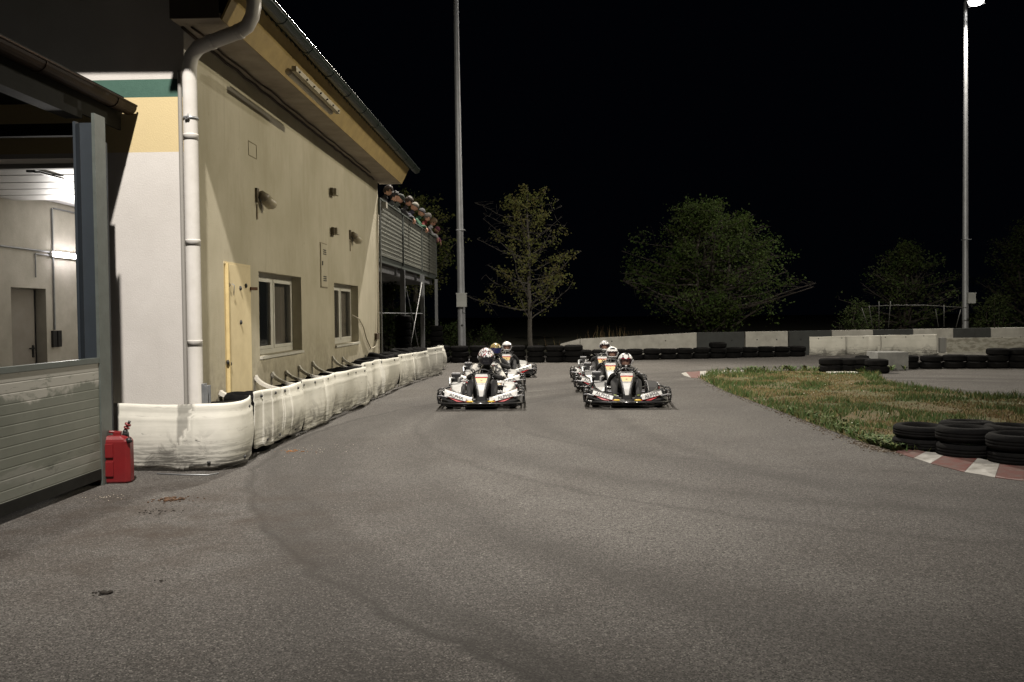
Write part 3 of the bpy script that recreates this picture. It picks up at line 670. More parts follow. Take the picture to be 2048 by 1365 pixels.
# ================================================================== tyres
def tyre_mesh(Rr=.30, h=.185, seg=30):
    mb = MB()
    prof = [(.60,.12),(.62,.04),(.74,.0),(.90,.012),(.975,.035),(1,.055),(1,.065),(.985,.07),(.985,.078),(1,.083),(1,.102),(.985,.107),(.985,.115),(1,.12),(1,.13),(.975,.15),(.90,.173),(.74,.185),(.62,.145),(.60,.12)]
    mb.lathe((0,0,0), [(r*Rr, z*h/.185) for r, z in prof], seg)
    return mb
_ty = tyre_mesh().build('tyre', black_rub); TY = _ty.data; bpy.data.objects.remove(_ty)
_tb = tyre_mesh(.29,.20).build('tyre', black_rub); TYB = _tb.data; bpy.data.objects.remove(_tb)
for me in (TY, TYB): me.name = 'tyre'
LEV = {1:['only'],2:['lower','upper'],3:['bottom','middle','top'],4:['bottom','second','third','top']}
def tyre(x, y, z, rz, sc, label, group, tilt=(0,0), me=None):
    o = bpy.data.objects.new('tyre', me or TY); COL.objects.link(o); o.location = (x,y,z); o.rotation_euler = (tilt[0],tilt[1],rz); o.scale = sc
    return tag(o, label, 'tyre', group)
def row(pts, counts, where, group, sc=1.0, jit=.02, seed=1, frm='from the left', hs=None):
    rr = random.Random(seed)
    for i, (p, n) in enumerate(zip(pts, counts)):
        z = 0
        for k in range(n):
            s = sc*rr.uniform(.96,1.03); zs = s*(hs[i] if hs else 1); hz = .185*zs
            nm = ORD[i] if i < len(ORD) else str(i+1)+'th'
            lab = f"{LEV[n][k]} tyre of the {nm} stack {frm} {where}" if len(pts) > 1 else f"{LEV[n][k]} tyre of the stack {where}"
            tyre(p[0]+rr.uniform(-jit,jit), p[1]+rr.uniform(-jit,jit), z, rr.uniform(0,6), (s,s,zs), lab, group, (rr.gauss(0,.012), rr.gauss(0,.012)))
            z += hz*.985
def along(a, b, n): a, b = Vector(a), Vector(b); return [a.lerp(b, i/(n-1)) for i in range(n)]
# low rows across the back of the track
row(along((-3.3,28.35,0),(1.0,28.05,0),8), [3,3,3,3,3,3,3,3], 'behind the left karts', 'tyre row closing the track behind the left karts', seed=2)
a, b = GZ(1168,724), GZ(1600,714)
row(along((a.x-.6,a.y+.3,0),(b.x,b.y+.3,0),15), [2,2,2,2,2,2,2,2,2,3,2,2,2,2,2], 'under the painted wall', 'long tyre row under the painted wall', sc=.985, seed=3)
# middle group by the grass, concrete block, right row
for i, (px, py, n) in enumerate(((1668,746,2),(1702,745,2),(1729,745,2),(1763,748,2),(1738,738,2))):
    g = GZ(px, py); row([(g.x, g.y+.3)], [n], ['at the left end of the cluster beyond the grass','second from the left in the cluster beyond the grass','in the middle of the cluster beyond the grass','at the right end of the cluster beyond the grass','at the back of the cluster, touching the concrete block'][i], 'tyre cluster at the far edge of the grass', sc=.95, seed=20+i, frm='')
row([(GZ(1825,739).x,GZ(1825,739).y+.3),(GZ(1872,739).x,GZ(1872,739).y+.3),(GZ(1918,738).x,GZ(1918,738).y+.3),(GZ(1962,738).x,GZ(1962,738).y+.3),(GZ(2008,738).x,GZ(2008,738).y+.35),(GZ(2055,738).x,GZ(2055,738).y+.4)], [2,2,2,2,3,3], 'right of the concrete block', 'tyre row right of the concrete block', sc=.98, seed=5)
# near stacks on the right edge
row([(4.30,10.12),(4.57,9.60),(4.86,9.10),(5.16,8.60),(5.5,8.15),(4.86,10.18),(5.10,9.66),(5.42,9.16)], [2,2,2,2,2,2,2,2], 'by the near kerb', 'near tyre stacks at the right edge', sc=.97, seed=6, hs=(.80,.92,.92,.92,.92,.9,.95,.95), jit=.008)
# tyres filling the barrier along the building
yy = 9.62; i = 0; rr = random.Random(8); bars = []
while yy < 26 and i < 27:
    bars.append((-3.52+rr.uniform(-.02,.02), yy)); yy += .60; i += 1
for i, (x, y) in enumerate(bars):
    n = 3; z = 0
    for k in range(n):
        s = .93*rr.uniform(.97,1.03)
        if k == 0: hsc = rr.uniform(1.12,1.38)
        tl = (0,0) if k < n-1 else (rr.gauss(0,.16), rr.gauss(0,.10))
        lab = f"worn tyre topping the {ORD[i]} stack from the near end behind the white sheets" if k == n-1 else 'black tyre low in the barrier, hidden behind the white sheets'
        tyre(x, y, z+(.02 if k == n-1 else 0), rr.uniform(0,6), (s*.93,s,s*hsc), lab, 'tyres stacked between the wall and the white sheets', tl)
        z += .185*s*hsc*.985
# ================================================================== white sheet barrier
sh_m = mat('white_belt', (.62,.60,.54), .5)
q = NB(sh_m); p = q.pos(); xyz = q.xyz(p)
n1 = q.noise(p, 2.2, 5, .6); n2 = q.noise(q.mapv(p, (1,1,14)), 2.0, 6, .75, .5); n4 = q.noise(q.mapv(p, (1,1,.35)), 6, 5, .7); n5 = q.noise(p, 3, 6, .7, 1)
co = q.mix(q.rng(n1, .35, .65), (.56,.55,.49), (.65,.635,.57))
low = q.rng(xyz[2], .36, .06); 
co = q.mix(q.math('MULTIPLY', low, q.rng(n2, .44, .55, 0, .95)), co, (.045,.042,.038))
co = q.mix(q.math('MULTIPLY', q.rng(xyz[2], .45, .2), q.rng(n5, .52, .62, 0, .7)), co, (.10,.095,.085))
co = q.mix(q.rng(n4, .6, .8, 0, .25), co, (.32,.31,.27))
scf = q.noise(q.mapv(p, (1.2,1.2,7)), 2.6, 7, .8, .9); co = q.mix(q.math('MULTIPLY', q.rng(scf, .60, .66, 0, .85), q.rng(xyz[2], .55, .3)), co, (.05,.046,.042))
co = q.mix(q.math('MULTIPLY', q.rng(n2, .58, .66, 0, .6), q.rng(xyz[2], .48, .56)), co, (.30,.29,.26))
q.L.new(co, q.b.inputs['Base Color']); q.b.inputs['Specular IOR Level'].default_value = .3
q.bump(q.math('ADD', q.math('MULTIPLY', q.noise(q.mapv(p, (.6,.6,9)), 3, 2, .4), .4), n1), .2, .02)
def belt(name, path, ztop, zbot, label, seed, amp=.03, n=90, nf=.45, bolts=(), drop=.0, group='white sheets wrapped round the tyre barrier'):
    rr = random.Random(seed); pts = [Vector(p) for p in path]
    # resample the path by length (catmull)
    dense = []
    for i in range(len(pts)-1):
        p0, p1, p2, p3 = pts[max(i-1,0)], pts[i], pts[i+1], pts[min(i+2,len(pts)-1)]
        for k in range(12):
            t = k/12; dense.append(.5*((2*p1)+(p2-p0)*t+(2*p0-5*p1+4*p2-p3)*t*t+(3*p1-p0-3*p2+p3)*t**3))
    dense.append(pts[-1]); ln = [0]
    for i in range(1, len(dense)): ln.append(ln[-1]+(dense[i]-dense[i-1]).length)
    T_ = ln[-1]; S_ = []
    j = 0
    for i in range(n+1):
        d = T_*i/n
        while j < len(ln)-2 and ln[j+1] < d: j += 1
        S_.append(dense[j].lerp(dense[j+1], (d-ln[j])/max(1e-6, ln[j+1]-ln[j])))
    root = empty(name, (S_[0].x, S_[0].y, 0), label=label, cat='plastic sheet', group=group)
    vs = []; rows = 20
    def at(u, v):           # u along 0..1, v height 0..1
        i = min(n, max(0, int(u*n))); p = S_[i]; t = (S_[min(i+1,n)]-S_[max(i-1,0)]).normalized(); nrm = Vector((t.y, -t.x, 0))
        d = u*T_; s = seed*3.1
        w = .7*amp*(noise.noise(Vector((d*1.6, v*1.1, s)))*1.7+noise.noise(Vector((d*4.2, v*.7, s+5)))*.4)
        for fx, fa in folds: w += -amp*fa*math.exp(-((d-fx-.06*v)/.05)**2)*(.35+.65*abs(2*v-1))
        w += .035*math.sin(v*pi)-.02
        w += .014*math.exp(-((v-.78)/.02)**2)-.012*math.exp(-((v-.86)/.018)**2)-.012*math.exp(-((v-.12)/.02)**2)
        if v < .12: w += (noise.noise(Vector((d*5, 2, s)))*.04)*(1-v/.12)
        zb = zbot[0]+(zbot[1]-zbot[0])*u+.035*noise.noise(Vector((d*1.9, 0, s+2)))+.02*noise.noise(Vector((d*6, 0, s+3)))
        zt = ztop[0]+(ztop[1]-ztop[0])*u+.022*noise.noise(Vector((d*1.3, 0, s+7)))
        return p+nrm*w+Vector((0,0,max(.006,zb)+(zt-max(.006,zb))*v))
    folds = [(rr.uniform(.1, T_-.1), rr.uniform(.4, 1.4)) for _ in range(int(T_*nf))]
    for i in range(n+1):
        for k in range(rows+1): vs.append(at(i/n, k/rows)-Vector(root.location))
    mb = MB().add(vs, [(i*(rows+1)+k,(i+1)*(rows+1)+k,(i+1)*(rows+1)+k+1,i*(rows+1)+k+1) for i in range(n) for k in range(rows)], True)
    o = mb.build('sheet', sh_m, root); so = o.modifiers.new('thickness', 'SOLIDIFY'); so.thickness = .008; so.offset = -1
    for u, v in bolts:
        c = at(u, v)-Vector(root.location); i = int(u*n); t = (S_[min(i+1,n)]-S_[max(i-1,0)]).normalized(); nn = Vector((t.y,-t.x,0))
        MB().tube([c-nn*.004, c+nn*.016], .018, 8).build('bolt', bolt_m, root)
    return root
def gp(px, py): v = GZ(px, py); return (v.x, v.y)
bA = [(-5.0,8.86,0),(-4.5,8.84,0),(-3.95,8.80,0),(-3.5,8.80,0),(-3.27,8.86,0),(-3.16,9.06,0),(-3.17,9.35,0),(-3.24,9.62,0)]
belt('plastic_sheet', bA, (.70,.70), (.02,.05), 'smooth white sheet curving round the near end of the barrier beside the jerrycan', 1, amp=.010, n=110, nf=0, bolts=((.22,.93),(.62,.10),(.80,.1),(.90,.86)))
bB = [(-3.22,9.66,0),(-3.19,10.2,0),(-3.22,10.9,0),(-3.20,11.55,0)]
belt('plastic_sheet', bB, (.74,.70), (.10,.03), 'second white sheet of the barrier, bulging, in front of the metal door', 2, amp=.04, bolts=((.12,.9),(.35,.92),(.62,.92),(.88,.9),(.2,.12),(.5,.1),(.8,.12)))
bC = [(-3.20,11.58,0),(-3.14,12.5,0),(-3.16,13.4,0),(-3.10,14.2,0),(-3.06,14.95,0)]
belt('plastic_sheet', bC, (.72,.69), (.04,.05), 'long creased white sheet below the near window with black scuffs along its foot', 3, amp=.05, n=130, bolts=((.03,.9),(.16,.92),(.33,.93),(.5,.92),(.68,.92),(.85,.9),(.97,.9),(.05,.12),(.2,.12),(.6,.1)))
bD = [(-3.10,14.97,0),(-3.12,15.9,0),(-3.06,17.0,0),(-3.02,18.3,0)]
belt('plastic_sheet', bD, (.74,.70), (.03,.05), 'white sheet below the far window, its foot smeared black', 4, amp=.06, n=110, bolts=((.1,.93),(.3,.93),(.55,.93),(.8,.93),(.5,.12)))
bE = [(-3.04,18.33,0),(-2.98,19.5,0),(-2.90,20.5,0),(-2.82,21.5,0)]
belt('plastic_sheet', bE, (.72,.69), (.04,.06), 'white sheet passing the end of the building', 5, amp=.05, n=110, bolts=((.15,.92),(.5,.92),(.85,.92)))
bF = [(-2.84,21.52,0),(-2.76,21.9,0),(-2.68,22.4,0),(-2.62,22.75,0)]
belt('plastic_sheet', bF, (.74,.73), (.02,.02), 'tall flat white sheet leaning over the far end of the barrier', 6, amp=.02, n=50, bolts=((.5,.9),))
bG = [(-2.80,22.9,0),(-2.78,23.6,0),(-2.84,24.4,0),(-2.82,25.0,0),(-3.0,25.15,0)]
belt('plastic_sheet', bG, (.70,.68), (.05,.08), 'crumpled last white sheet at the far end of the barrier under the balcony', 7, amp=.08, n=80)
# curved white strips screwed to the wall
strips = [((444,786),(470,802)),((515,755),(545,772)),((548,748),(566,765)),((576,745),(592,765)),((602,735),(624,752)),((629,726),(648,740)),((669,715),(680,730)),((689,717),(697,729))]
for i, (a, b) in enumerate(strips):
    w = PX(a[0]-4, a[1], XW+.01); L_ = .40
    mb = MB(); secs = []
    for k in range(9):
        t = k/8; x = XW+.012+.42*t**1.4; z = w.z+.03-(w.z-.60)*(1-(1-t)**2.1); y = w.y+.06*t; hb_ = .045*(1-.4*t)
        secs.append([(x+.01,y-.04,z),(x-.006,y-.04,z-hb_),(x-.006,y+.04,z-hb_),(x+.01,y+.04,z)])
    mb.loft(secs)
    o = empty('fixing_strip', (XW,w.y,w.z), label=f'{ORD[i]} curved white strip from the near end, screwed to the cream wall above the barrier', cat='strip', group='curved white strips screwed to the cream wall')
    mb.build('strip', mat('strip_white', (.62,.60,.54), .5, 6, (.45,.43,.38), .6), o, loc=-Vector(o.location)); MB().ball((.022,0,-.05), .016, 6, 4).build('screw', bolt_m, o)
# ================================================================== concrete wall at the back
conc = mat('concrete_pale', (.46,.45,.41), .9, 2.5, (.32,.31,.28), .9, .4, 30)
concd = mat('concrete_dark_paint', (.05,.054,.053), .85, 4, (.036,.038,.037), .8, .3, 30)
YWL = 31.4
def wallpt(px): return PY(px, 700, YWL+.9*(px-1393)/655).x
seg = [(1120,1160,0),(1160,1393,0),(1393,1488,1),(1490,1575,0),(1577,1662,1),(1663,1745,0),(1745,1825,1),(1825,1905,0),(1905,1980,1),(1980,2060,0),(2060,2140,1)]
WLr = empty('painted_wall', (5.6,YWL,0), label='low concrete wall painted in alternating pale and dark blocks behind the track', cat='wall')
def ytop(px): 
    if px < 1393: return 688.5+(678-688.5)*(px-1120)/40 if px < 1160 else 678+(665.5-678)*(px-1160)/233
    return 665.5+(655-665.5)*(px-1393)/655
for s0, s1, d in seg:
    ya, yb = YWL+.9*(s0-1393)/655, YWL+.9*(s1-1393)/655
    a, b = PY(s0, ytop(s0), ya), PY(s1, ytop(s1), yb); g = .006
    mb = MB(); vs = []
    for p_, zt in ((a, a.z), (b, b.z)):
        x = p_.x+(g if p_ is a else -g); vs += [(x,p_.y-.10,0),(x,p_.y+.10,0),(x,p_.y+.07,zt),(x,p_.y-.07,zt)]
    mb.add(vs, [(0,1,2,3),(4,7,6,5),(0,4,5,1),(1,5,6,2),(2,6,7,3),(3,7,4,0)])
    o = mb.build('dark_block' if d else 'pale_block', concd if d else conc, WLr, loc=-Vector(WLr.location), bevel=.012)
    if s1-s0 > 60:
        for f in (.27,.73):
            c = a.lerp(b, f); MB().ball((c.x, c.y-.092, .56), (.022,.012,.022), 8, 5).build('lifting_hole', bolt_m, WLr, loc=-Vector(WLr.location))
# white belt in front of it
def pyg(px, py): v = GZ(px, py); return (v.x, v.y, 0)
a, b = (PY(1619,690,30.3).x,0), (PY(1880,690,30.3).x,0)
belt('plastic_sheet', [(a[0],30.3,0),(a[0]+1.4,30.25,0),(a[0]+3,30.35,0),(b[0]-.1,30.3,0)], (.69,.74), (.05,.03), 'bulging white sheet standing in front of the painted wall', 11, amp=.035, n=100, bolts=((.07,.9),(.25,.9),(.42,.9),(.6,.9),(.76,.9),(.9,.93),(.1,.12),(.35,.1),(.62,.1),(.8,.12)), group='white sheets in front of the painted wall')
grey_b = conc
xa = PY(1893,700,30.6).x; xb = PY(2140,700,30.6).x; zt = PY(1950,676,30.6).z; zb_ = PY(1950,702,30.6).z
fb = empty('flaking_board', (xa,30.6,0), label='flaking grey-white board standing in front of the painted wall at the right', cat='board')
fl_m = mat('flaking_paint', (.38,.37,.32), .85, 5, (.22,.21,.17), 1, .4, 30, lo=.45, hi=.6, vec=(1,1,2.5))
MB().box((xa,30.55,.10),(xb,30.62,zt)).build('board', fl_m, fb, loc=-Vector(fb.location), bevel=.01)
MB().box((xa-.3,30.45,0),(xb,30.80,.095)).build('base', conc, fb, loc=-Vector(fb.location), bevel=.01)
MB().box((PY(1884,690,30.5).x-.08,30.45,.1),(PY(1884,690,30.5).x+.12,30.62,.62)).build('support', mat('grey_block', (.2,.2,.19), .9), fb, loc=-Vector(fb.location), bevel=.03)
a, b = GZ(1739,738), GZ(1802,738)
tag(MB().box((a.x,23.4,0),(b.x,24.2,.47)).build('concrete_block', mat('concrete_grey', (.2,.2,.19), .9, 4, (.12,.12,.115), .8, .4, 30), bevel=.015), 'grey concrete block between the tyre cluster and the right tyre row', 'concrete block')
cover = MB(); c = GZ(1682,747); cover.box((c.x-.35,c.y-.25,.01),(c.x+.35,c.y+.1,.04))
tag(cover.build('ground_slab', conc), 'small pale slab lying in the grass before the tyre cluster', 'slab')
# dark belts behind left tyre row
# ================================================================== floodlight poles
pole_m = mat('pole_galvanised', (.30,.31,.33), .5, 6, (.2,.205,.21), .6, metal=.4)
lit = mat('lit_lamp_glass', (1,1,1), .4, emit=(1,.95,.88), estr=60)
def pole(base, top, r0, r1, key, label, box=None, arm=None):
    base, top = Vector(base), Vector(top); P = empty('floodlight_pole', base, label=label, cat='light pole', group='tall floodlight poles round the track')
    t = top-base; n = 16
    MB().tube([t*(i/n) for i in range(n+1)], [r0+(r1-r0)*i/n for i in range(n+1)], 18).build('pole', pole_m, P)
    MB().lathe((0,0,0), ((0,.0),(r0*2.1,0),(r0*2.1,.03),(r0*1.1,.05)), 16).build('base_plate', pole_m, P)
    for key in ([key] if isinstance(key, str) else key):
        lp, aim, wt, ang = LAMPS[key]; lp = Vector(lp); d = (Vector(aim)-lp).normalized()
        MB().tube([t, t+Vector((0,0,.18)), lp-base-d*.22+Vector((0,0,.12))], .045, 10).build('arm', pole_m, P)
        right = d.cross(Vector((0,0,1))).normalized(); up = right.cross(d); M = Matrix((right, up, -d)).transposed().to_4x4(); M.translation = lp-base-d*.06
        h = MB().loft([[(sx*.30,-sy*.20,.0) for sx, sy in ((-1,-1),(1,-1),(1,1),(-1,1))], [(sx*.16,-sy*.11,.18) for sx, sy in ((-1,-1),(1,-1),(1,1),(-1,1))]]); h.xf(M); hd = h.build('lamp_head', steel, P)
        gl = MB().ball((0,0,-.004), (.27,.19,.12), 20, 12, lambda d, p: Vector((p.x, p.y, min(0, p.z)))); gl.xf(M); gl.build('lamp_glass', lit, hd)
        l = bpy.data.lights.new('floodlight', 'SPOT'); l.energy = wt; l.color = LCOL[key]; l.shadow_soft_size = .16; l.spot_size = R(ang); l.spot_blend = 1 if ang < 100 else .6
        lo = bpy.data.objects.new('floodlight', l); COL.objects.link(lo); lo.parent = P; lo.location = lp-base+d*.12; lo.rotation_euler = d.to_track_quat('-Z', 'Y').to_euler()
    if box:
        z, w, h_, dx = box
        bx = MB().box((dx-w/2,-r0-.16,z-h_/2),(dx+w/2,-r0-.002,z+h_/2)).build('junction_box', mat('grey_box', (.33,.34,.33), .5), P, bevel=.015)
        MB().box((dx-w/2-.012,-r0-.17,z+h_/2-.03),(dx+w/2+.012,-r0-.002,z+h_/2+.012)).build('box_lid', mat('grey_box', (.33,.34,.33), .5), bx)
        MB().tube([(dx+.03,-r0-.08,z-h_/2),(dx+.03,-r0-.08,z-h_/2-.18),(dx+.10,-r0-.06,z-h_/2-.22)], .014, 6).build('box_cable', black_met, P)
        MB().ball((.02,-r0+.0,z-.85), (.04,.02,.04), 8, 5).build('hatch', bolt_m, P)
        MB().box((-r0*1.1,-r0*1.05,z+2.35),(r0*1.1,r0*1.05,z+2.38)).build('band', pole_m, P)
    return P
YL = 29.6
bl = PY(924,690,YL); tl = PY(912,0,YL)
slope = Vector(((tl.x-bl.x)/(tl.z-bl.z), 0, 1))
bz = PY(926,601,YL)
pole((bl.x-slope.x*bl.z,YL,0), Vector((bl.x,YL,0))+Vector((slope.x*14.0,0,14.0)), .135, .075, 'left', 'tall lit floodlight pole with a grey box, standing right of the balcony', box=(bz.z,.34,.46,.02))
br = PY(1931,652,36); tr = PY(1931,14,36); bz2 = PY(1938,597,36)
pole((br.x,36,0), (tr.x,36,tr.z+.2), .13, .07, 'right', 'tall lit floodlight pole behind the painted wall at the far right', box=(bz2.z,.30,.42,.12))
pole((-2.9,-.6,0), (-2.7,-.6,14.3), .135, .075, ('near','far'), 'tall floodlight pole beside the camera, outside the picture on the left')
pole((25.4,16.4,0), (25.4,16.4,14.3), .135, .075, 'side', 'tall floodlight pole far out on the right, outside the picture')
# ================================================================== balcony
ZB0, ZB1 = 2.98, 4.26; Yb = [YE+.02, 23.75, 27.45, 31.2]; XB = XW+.02
Bal = empty('balcony', (XB,YE,0), label='raised spectator balcony with grey ribbed side panels on slim steel posts', cat='balcony')
bo = -Vector(Bal.location)
bp_m = mat('balcony_panel', (.25,.255,.21), .65)
q = NB(bp_m); p = q.pos(); xyz = q.xyz(p)
n2 = q.noise(p, 1.3, 6, .75, .8); n3 = q.noise(q.mapv(p, (1,1,3)), 5, 6, .75)
co = q.mix(q.rng(n2, .35, .65), (.075,.078,.062), (.11,.113,.092)); co = q.mix(q.rng(n2, .54, .60, 0, .75), co, (.07,.073,.06)); co = q.mix(q.rng(n3, .58, .66, 0, .7), co, (.25,.245,.21))
q.L.new(co, q.b.inputs['Base Color'])
fr = q.math('FRACT', q.math('MULTIPLY', xyz[2], 9.5)); g_ = q.math('MULTIPLY', q.rng(fr, 0, .12), q.rng(fr, 1, .88)); q.bump(g_, 1, .012)
ln_ = MB()
for i in range(3):
    y0, y1 = Yb[i]+.03, Yb[i+1]-.03
    pn = MB().box((XB-.04,y0,ZB0),(XB,y1,ZB1)).build('side_panel', bp_m, Bal, loc=bo)
    rb = MB()
    for k in range(1, 12):
        z = ZB0+.04+k*.103; rb.box((XB+.001,y0+.05,z),(XB+.007,y1-.05,z+.012))
    rb.build('rib', mat('rib_grey', (.22,.22,.185), .6, 6, (.12,.12,.1), 1), pn)
for y in Yb: MB().box((XB-.03,y-.03,ZB0-.08),(XB+.03,y+.03,ZB1+.01)).build('mullion', post_m, Bal, loc=bo)
MB().box((XB-.05,YE+.02,ZB1+.012),(XB+.035,31.25,ZB1+.05)).build('top_rail', post_m, Bal, loc=bo)
MB().box((XB-.10,YE+.02,ZB0-.16),(XB-.02,31.2,ZB0-.02)).build('edge_beam', post_m, Bal, loc=bo)
MB().box((XB-3.6,YE+.02,ZB0-.02),(XB-.05,31.2,ZB0+.04)).build('deck', mat('deck_wood', (.12,.11,.10), .8, 5, (.07,.06,.05), .8), Bal, loc=bo)
wbm = mat('white_beam', (.30,.31,.33), .6, 5, (.2,.2,.21), .7)
for y, z in ((23.6,ZB0-.36),(27.3,ZB0-.36),(31.0,ZB0-.36)): MB().box((XB-3.6,y-.07,z),(XB-.14,y+.07,z+.20)).build('beam', wbm, Bal, loc=bo)
MB().box((XB-.3,YE+.02,ZB0-.34),(XB-.2,31,ZB0-.18)).build('beam', wbm, Bal, loc=bo)
gal = mat('post_pale', (.22,.23,.24), .5, 6, (.15,.15,.16), .6, metal=.3)
v1 = PY(806,620,24.1); v2 = PY(845,620,27.3); v3 = PY(873,620,31.0)
for v, w in ((v1,.13),(v2,.12),(v3,.10)):
    MB().box((v.x-w/2,v.y-.05,0),(v.x+w/2,v.y+.05,ZB0-.165)).build('post', gal, Bal, loc=bo)
MB().tube([PY(812,575,24.0),PY(839,705,26.9)], .012, 6).build('brace', gal, Bal, loc=bo)
MB().tube([PY(844,565,27.1),PY(819,706,24.4)], .011, 6).build('brace', mat('pale_rod', (.30,.30,.30), .5), Bal, loc=bo)
a, b = PX(757,626,XB), PY(846,626,27.3); MB().tube([(a.x-.1,a.y,1.62),(v2.x,v2.y,1.60)], .014, 6).build('rail', gal, Bal, loc=bo)
MB().tube([(XB+.02,YE+.06,0),(XB+.02,YE+.06,ZB1)], .02, 8).build('edge_tube', gal, Bal, loc=bo)
MB().box((XB+.0,YE+.30,ZB1-.16),(XB+.12,YE+.5,ZB1-.02)).build('lamp_bracket', mat('pale_bracket', (.4,.38,.33), .6), Bal, loc=bo)
# tyres threaded on the posts
for v, n, where in ((v1,8,'the near balcony post'),(v3,6,'the far balcony post')):
    for k in range(n):
        o = bpy.data.objects.new('tyre', TY); COL.objects.link(o); o.location = (v.x, v.y, k*.195); s = .80; o.scale = (s*.95,s*.95,1.05); o.rotation_euler = (0,0,k)
        tag(o, f'black tyre threaded on {where}, {ORD[k]} up from the ground', 'tyre', 'tyres threaded on the balcony posts')
# ================================================================== rail fence far right
F = empty('tube_fence', (14,34,0), label='thin leaning metal tube frame before the small tree on the right', cat='fence'); fo = -Vector(F.location); thin = mat('thin_tube', (.07,.07,.065), .6)
YFN = 34.5
for a, b in (((1737,655),(1723,616)),((1745,655),(1738,612)),((1758,657),(1758,603)),((1777,655),(1781,603)),((1877,654),(1871,618)),((1888,654),(1888,610)),((1912,655),(1922,618))):
    MB().tube([PY(*a, YFN), PY(*b, YFN)], .016, 6).build('upright', thin, F, loc=fo)
MB().tube([PY(1740,613,YFN), PY(1785,611,YFN), PY(1850,611,YFN), PY(1935,616,YFN)], .016, 6).build('top_tube', thin, F, loc=fo)
# ================================================================== trees
def leafmat(name, a, b, c):
    m = mat(name, a, .85); q = NB(m); q.b.inputs['Specular IOR Level'].default_value = .15; p = q.pos(); n = q.noise(p, 1.1, 3, .6); n2 = q.noise(p, 9, 3, .7)
    co = q.mix(q.rng(n, .35, .65), a, b); co = q.mix(q.rng(n2, .5, .75, 0, .9), co, c); q.L.new(co, q.b.inputs['Base Color'])
    q.b.inputs['Subsurface Weight'].default_value = 0
    tr = q.n('ShaderNodeBsdfTranslucent'); q.L.new(co, tr.inputs[0]); mx = q.n('ShaderNodeMixShader'); mx.inputs[0].default_value = .3
    q.L.new(q.b.outputs[0], mx.inputs[1]); q.L.new(tr.outputs[0], mx.inputs[2]); q.L.new(mx.outputs[0], q.nt.nodes['Material Output'].inputs[0])
    return m
bark = mat('bark', (.035,.028,.022), .9, 12, (.02,.016,.013), .9, .5, 40)
barkp = mat('bark_pale', (.10,.09,.075), .9, 12, (.05,.045,.04), .9, .5, 40)
